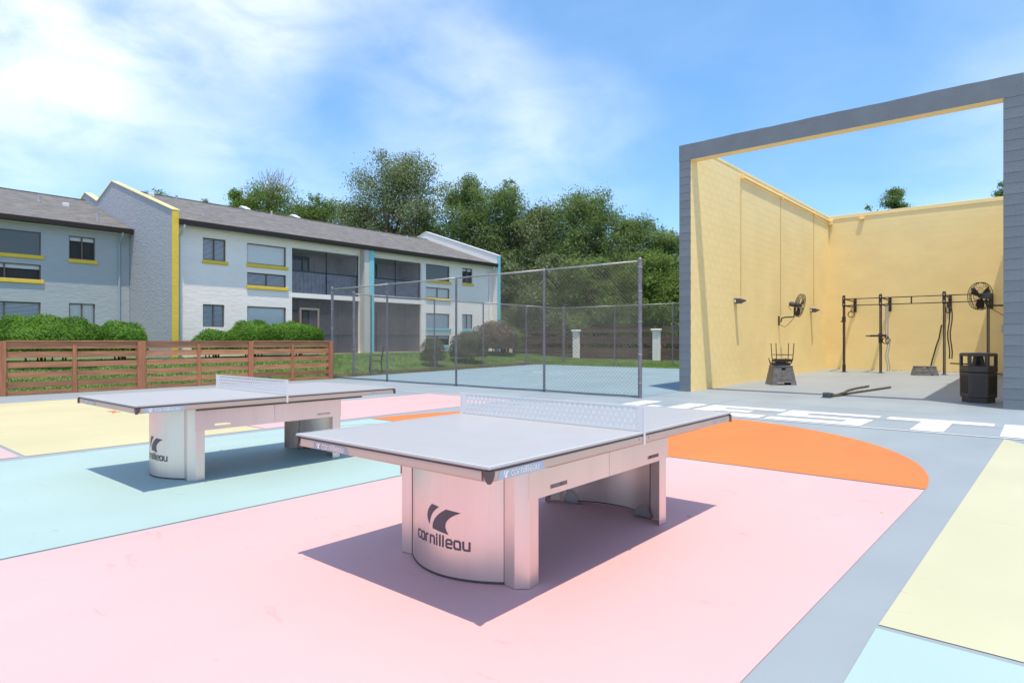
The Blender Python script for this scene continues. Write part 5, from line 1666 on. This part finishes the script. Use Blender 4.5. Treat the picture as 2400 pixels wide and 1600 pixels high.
def shrub(name, loc, rx, ry, h, label, seed, m, leaves, cat='shrub', group=None, ls=.05, stems='bark', loose=.09, skirt=.18):
    rng = np.random.default_rng(seed)
    t = thing(name, loc, label, cat, group)
    b = MB()
    for k in range(9):
        an = rng.uniform(0, 6.28); r_ = rng.uniform(.1, .8)
        e = Vector((math.cos(an) * rx * r_, math.sin(an) * ry * r_, h * rng.uniform(.5, .8)))
        b.tube([Vector((e.x * .45, e.y * .45, -.05)), e * .55 + Vector((0, 0, .05)), e], [.028, .02, .008], 5, cap=False)
    part('stems', b, stems, t, world=False)
    n = leaves
    # shell of a lumpy mound
    th = rng.uniform(0, 2 * math.pi, n); cz = rng.uniform(-.55, 1, n); sr = np.sqrt(np.maximum(0, 1 - cz ** 2))
    d = np.stack([np.cos(th) * sr, np.sin(th) * sr, cz], 1)
    lump = 1 + .06 * np.sin(3.1 * d[:, 0] * rx * 2 + seed) + .05 * np.sin(4.3 * d[:, 1] * ry * 2 + 2 * seed) + .04 * np.sin(9 * d[:, 2] + 5 * d[:, 0] * rx)
    rr = (1 - rng.exponential(loose, n) * .8).clip(.25, 1) * lump + rng.normal(0, .02, n)
    pw = np.sign(d) * np.abs(d) ** .93                       # clipped, flattened dome
    C = pw * rr[:, None] * np.array([rx, ry, h * .62]) + np.array([0, 0, h * .40])
    C = C[C[:, 2] > h * skirt]; d2 = C - np.array([0, 0, h * .4]); d2 /= np.linalg.norm(d2, axis=1)[:, None]
    me = leaf_mesh('foliage', C, d2 * .9, rng.uniform(.7, 1.3, len(C)) * ls, m, rng)
    link('foliage', me, t)
    return t


HG = 'clipped hedge mounds in front of the building'
shrub('hedge_shrub', (-23.6, 5.5, .60), 1.2, 1.75, 1.42, 'big clipped green hedge mound in front of the grey blue wing', 51, 'hedge', 44000, 'hedge', HG, .036)
shrub('hedge_shrub', (-24.0, 7.75, .62), 1.0, .80, 1.30, 'looser end of the hedge mound beside the grey fin wall', 52, 'hedge', 17000, 'hedge', HG, .038, loose=.2)
shrub('hedge_shrub', (-23.4, 2.6, .58), 1.1, 1.5, 1.3, 'hedge mound at the left edge of the picture', 56, 'hedge', 20000, 'hedge', HG, .036)
shrub('hedge_shrub', (-24.2, 12.6, .64), 1.0, 1.15, 1.40, 'left half of the hedge mound in front of the white wing', 53, 'hedge', 26000, 'hedge', HG, .036)
shrub('hedge_shrub', (-24.0, 14.2, .64), 1.0, 1.35, 1.40, 'right half of the hedge mound in front of the screened patio', 54, 'hedge', 30000, 'hedge', HG, .036)
shrub('hedge_shrub', (-24.2, 11.0, .64), .7, .8, 1.12, 'low loose shrub right of the yellow edged fin wall', 55, 'hedge', 9000, 'hedge', HG, .038, loose=.25)
SG = 'shrubs behind the chain-link fence'
shrub('dry_shrub', (-20.6, 19.0, gh(-20.6, 19.0)), .55, .60, 1.25, 'sparse half dead shrub at the court edge behind the chain-link fence', 61, 'olive', 3800, 'shrub', SG, .045, 'bark_p', .5)
shrub('olive_shrub', (-21.0, 21.7, gh(-21.0, 21.7)), .85, .95, 1.45, 'dark olive shrub in the middle of the three court edge shrubs', 62, 'olive', 9000, 'shrub', SG, .05, 'bark_p', .3)
shrub('dry_shrub', (-22.8, 25.6, gh(-22.8, 25.6)), 1.15, 1.35, 1.75, 'rounded pinkish brown shrub near the brown fence', 63, 'dryleaf', 12000, 'shrub', SG, .055, 'bark_p', .35)
shrub('olive_shrub', (-23.4, 27.2, gh(-23.4, 27.2)), .9, .9, 1.55, 'green shrub behind the pinkish brown shrub', 64, 'oak2', 7000, 'shrub', SG, .06, 'bark', .3)

# wrought-iron chair on the lawn behind the fence
t = thing('iron_chair', (-20.2, 15.55, gh(-20.2, 15.55)), 'black wrought-iron garden chair on the lawn behind the chain-link fence', 'chair', None, rad(-35))
kw = dict(world=False)
part('seat', MB().box(-.22, .22, -.22, .22, .40, .43), 'black', t, bev=.01, **kw)
for sx in (-1, 1):
    for sy in (-1, 1):
        part('leg', MB().tube([(sx * .21, sy * .21, .41), (sx * .25, sy * .25, 0)], .013, 6), 'black', t, **kw)
    part('armrest', MB().tube([(sx * .23, .22, .62), (sx * .25, -.1, .64), (sx * .24, -.22, .60), (sx * .22, -.21, .42)], .012, 6), 'black', t, smooth=True, **kw)
part('back_frame', MB().tube([(-.22, .22, .42), (-.24, .30, .85), (-.12, .32, .95), (.12, .32, .95), (.24, .30, .85), (.22, .22, .42)], .013, 6), 'black', t, smooth=True, **kw)
for k in range(6):
    xk = -.165 + .066 * k
    part('back_scroll', MB().tube([(xk, .23, .45), (xk + .03, .27, .62), (xk - .03, .29, .76), (xk, .31, .92)], .008, 5), 'black', t, **kw)

# lawn blades
rng = np.random.default_rng(5)
def lawn_pts(x0, x1, y0, y1, n):
    return np.stack([rng.uniform(x0, x1, n), rng.uniform(y0, y1, n)], 1)
P = np.concatenate([lawn_pts(-25.2, -18.95, 1.5, 13.0, 52000), lawn_pts(-25.7, -20.1, 13.0, 31.5, 60000), lawn_pts(-20.3, -19.2, 13, 24, 4000), lawn_pts(-20.0, -7.2, 24.7, 31.8, 42000)])
Z = np.array([gh(a, c) for a, c in P]) - .03
n = len(P); an = rng.uniform(0, 6.283, n); hgt = rng.uniform(.035, .085, n); wd = rng.uniform(.008, .016, n); lx = rng.normal(0, .03, (n, 2))
V = np.empty((n, 3, 3), np.float32)
V[:, 0] = np.stack([P[:, 0] - np.cos(an) * wd, P[:, 1] - np.sin(an) * wd, Z], 1)
V[:, 1] = np.stack([P[:, 0] + np.cos(an) * wd, P[:, 1] + np.sin(an) * wd, Z], 1)
V[:, 2] = np.stack([P[:, 0] + lx[:, 0], P[:, 1] + lx[:, 1], Z + hgt], 1)
me = bpy.data.meshes.new('grass'); me.vertices.add(n * 3); me.vertices.foreach_set('co', V.reshape(-1))
me.loops.add(n * 3); me.loops.foreach_set('vertex_index', np.arange(n * 3, dtype=np.int32))
me.polygons.add(n); me.polygons.foreach_set('loop_start', np.arange(0, n * 3, 3, dtype=np.int32)); me.polygons.foreach_set('loop_total', np.full(n, 3, np.int32))
me.materials.append(M['blade']); me.update()
o = link('grass', me); o['kind'] = 'stuff'; tag(o, 'short green lawn grass behind the fences', 'grass')
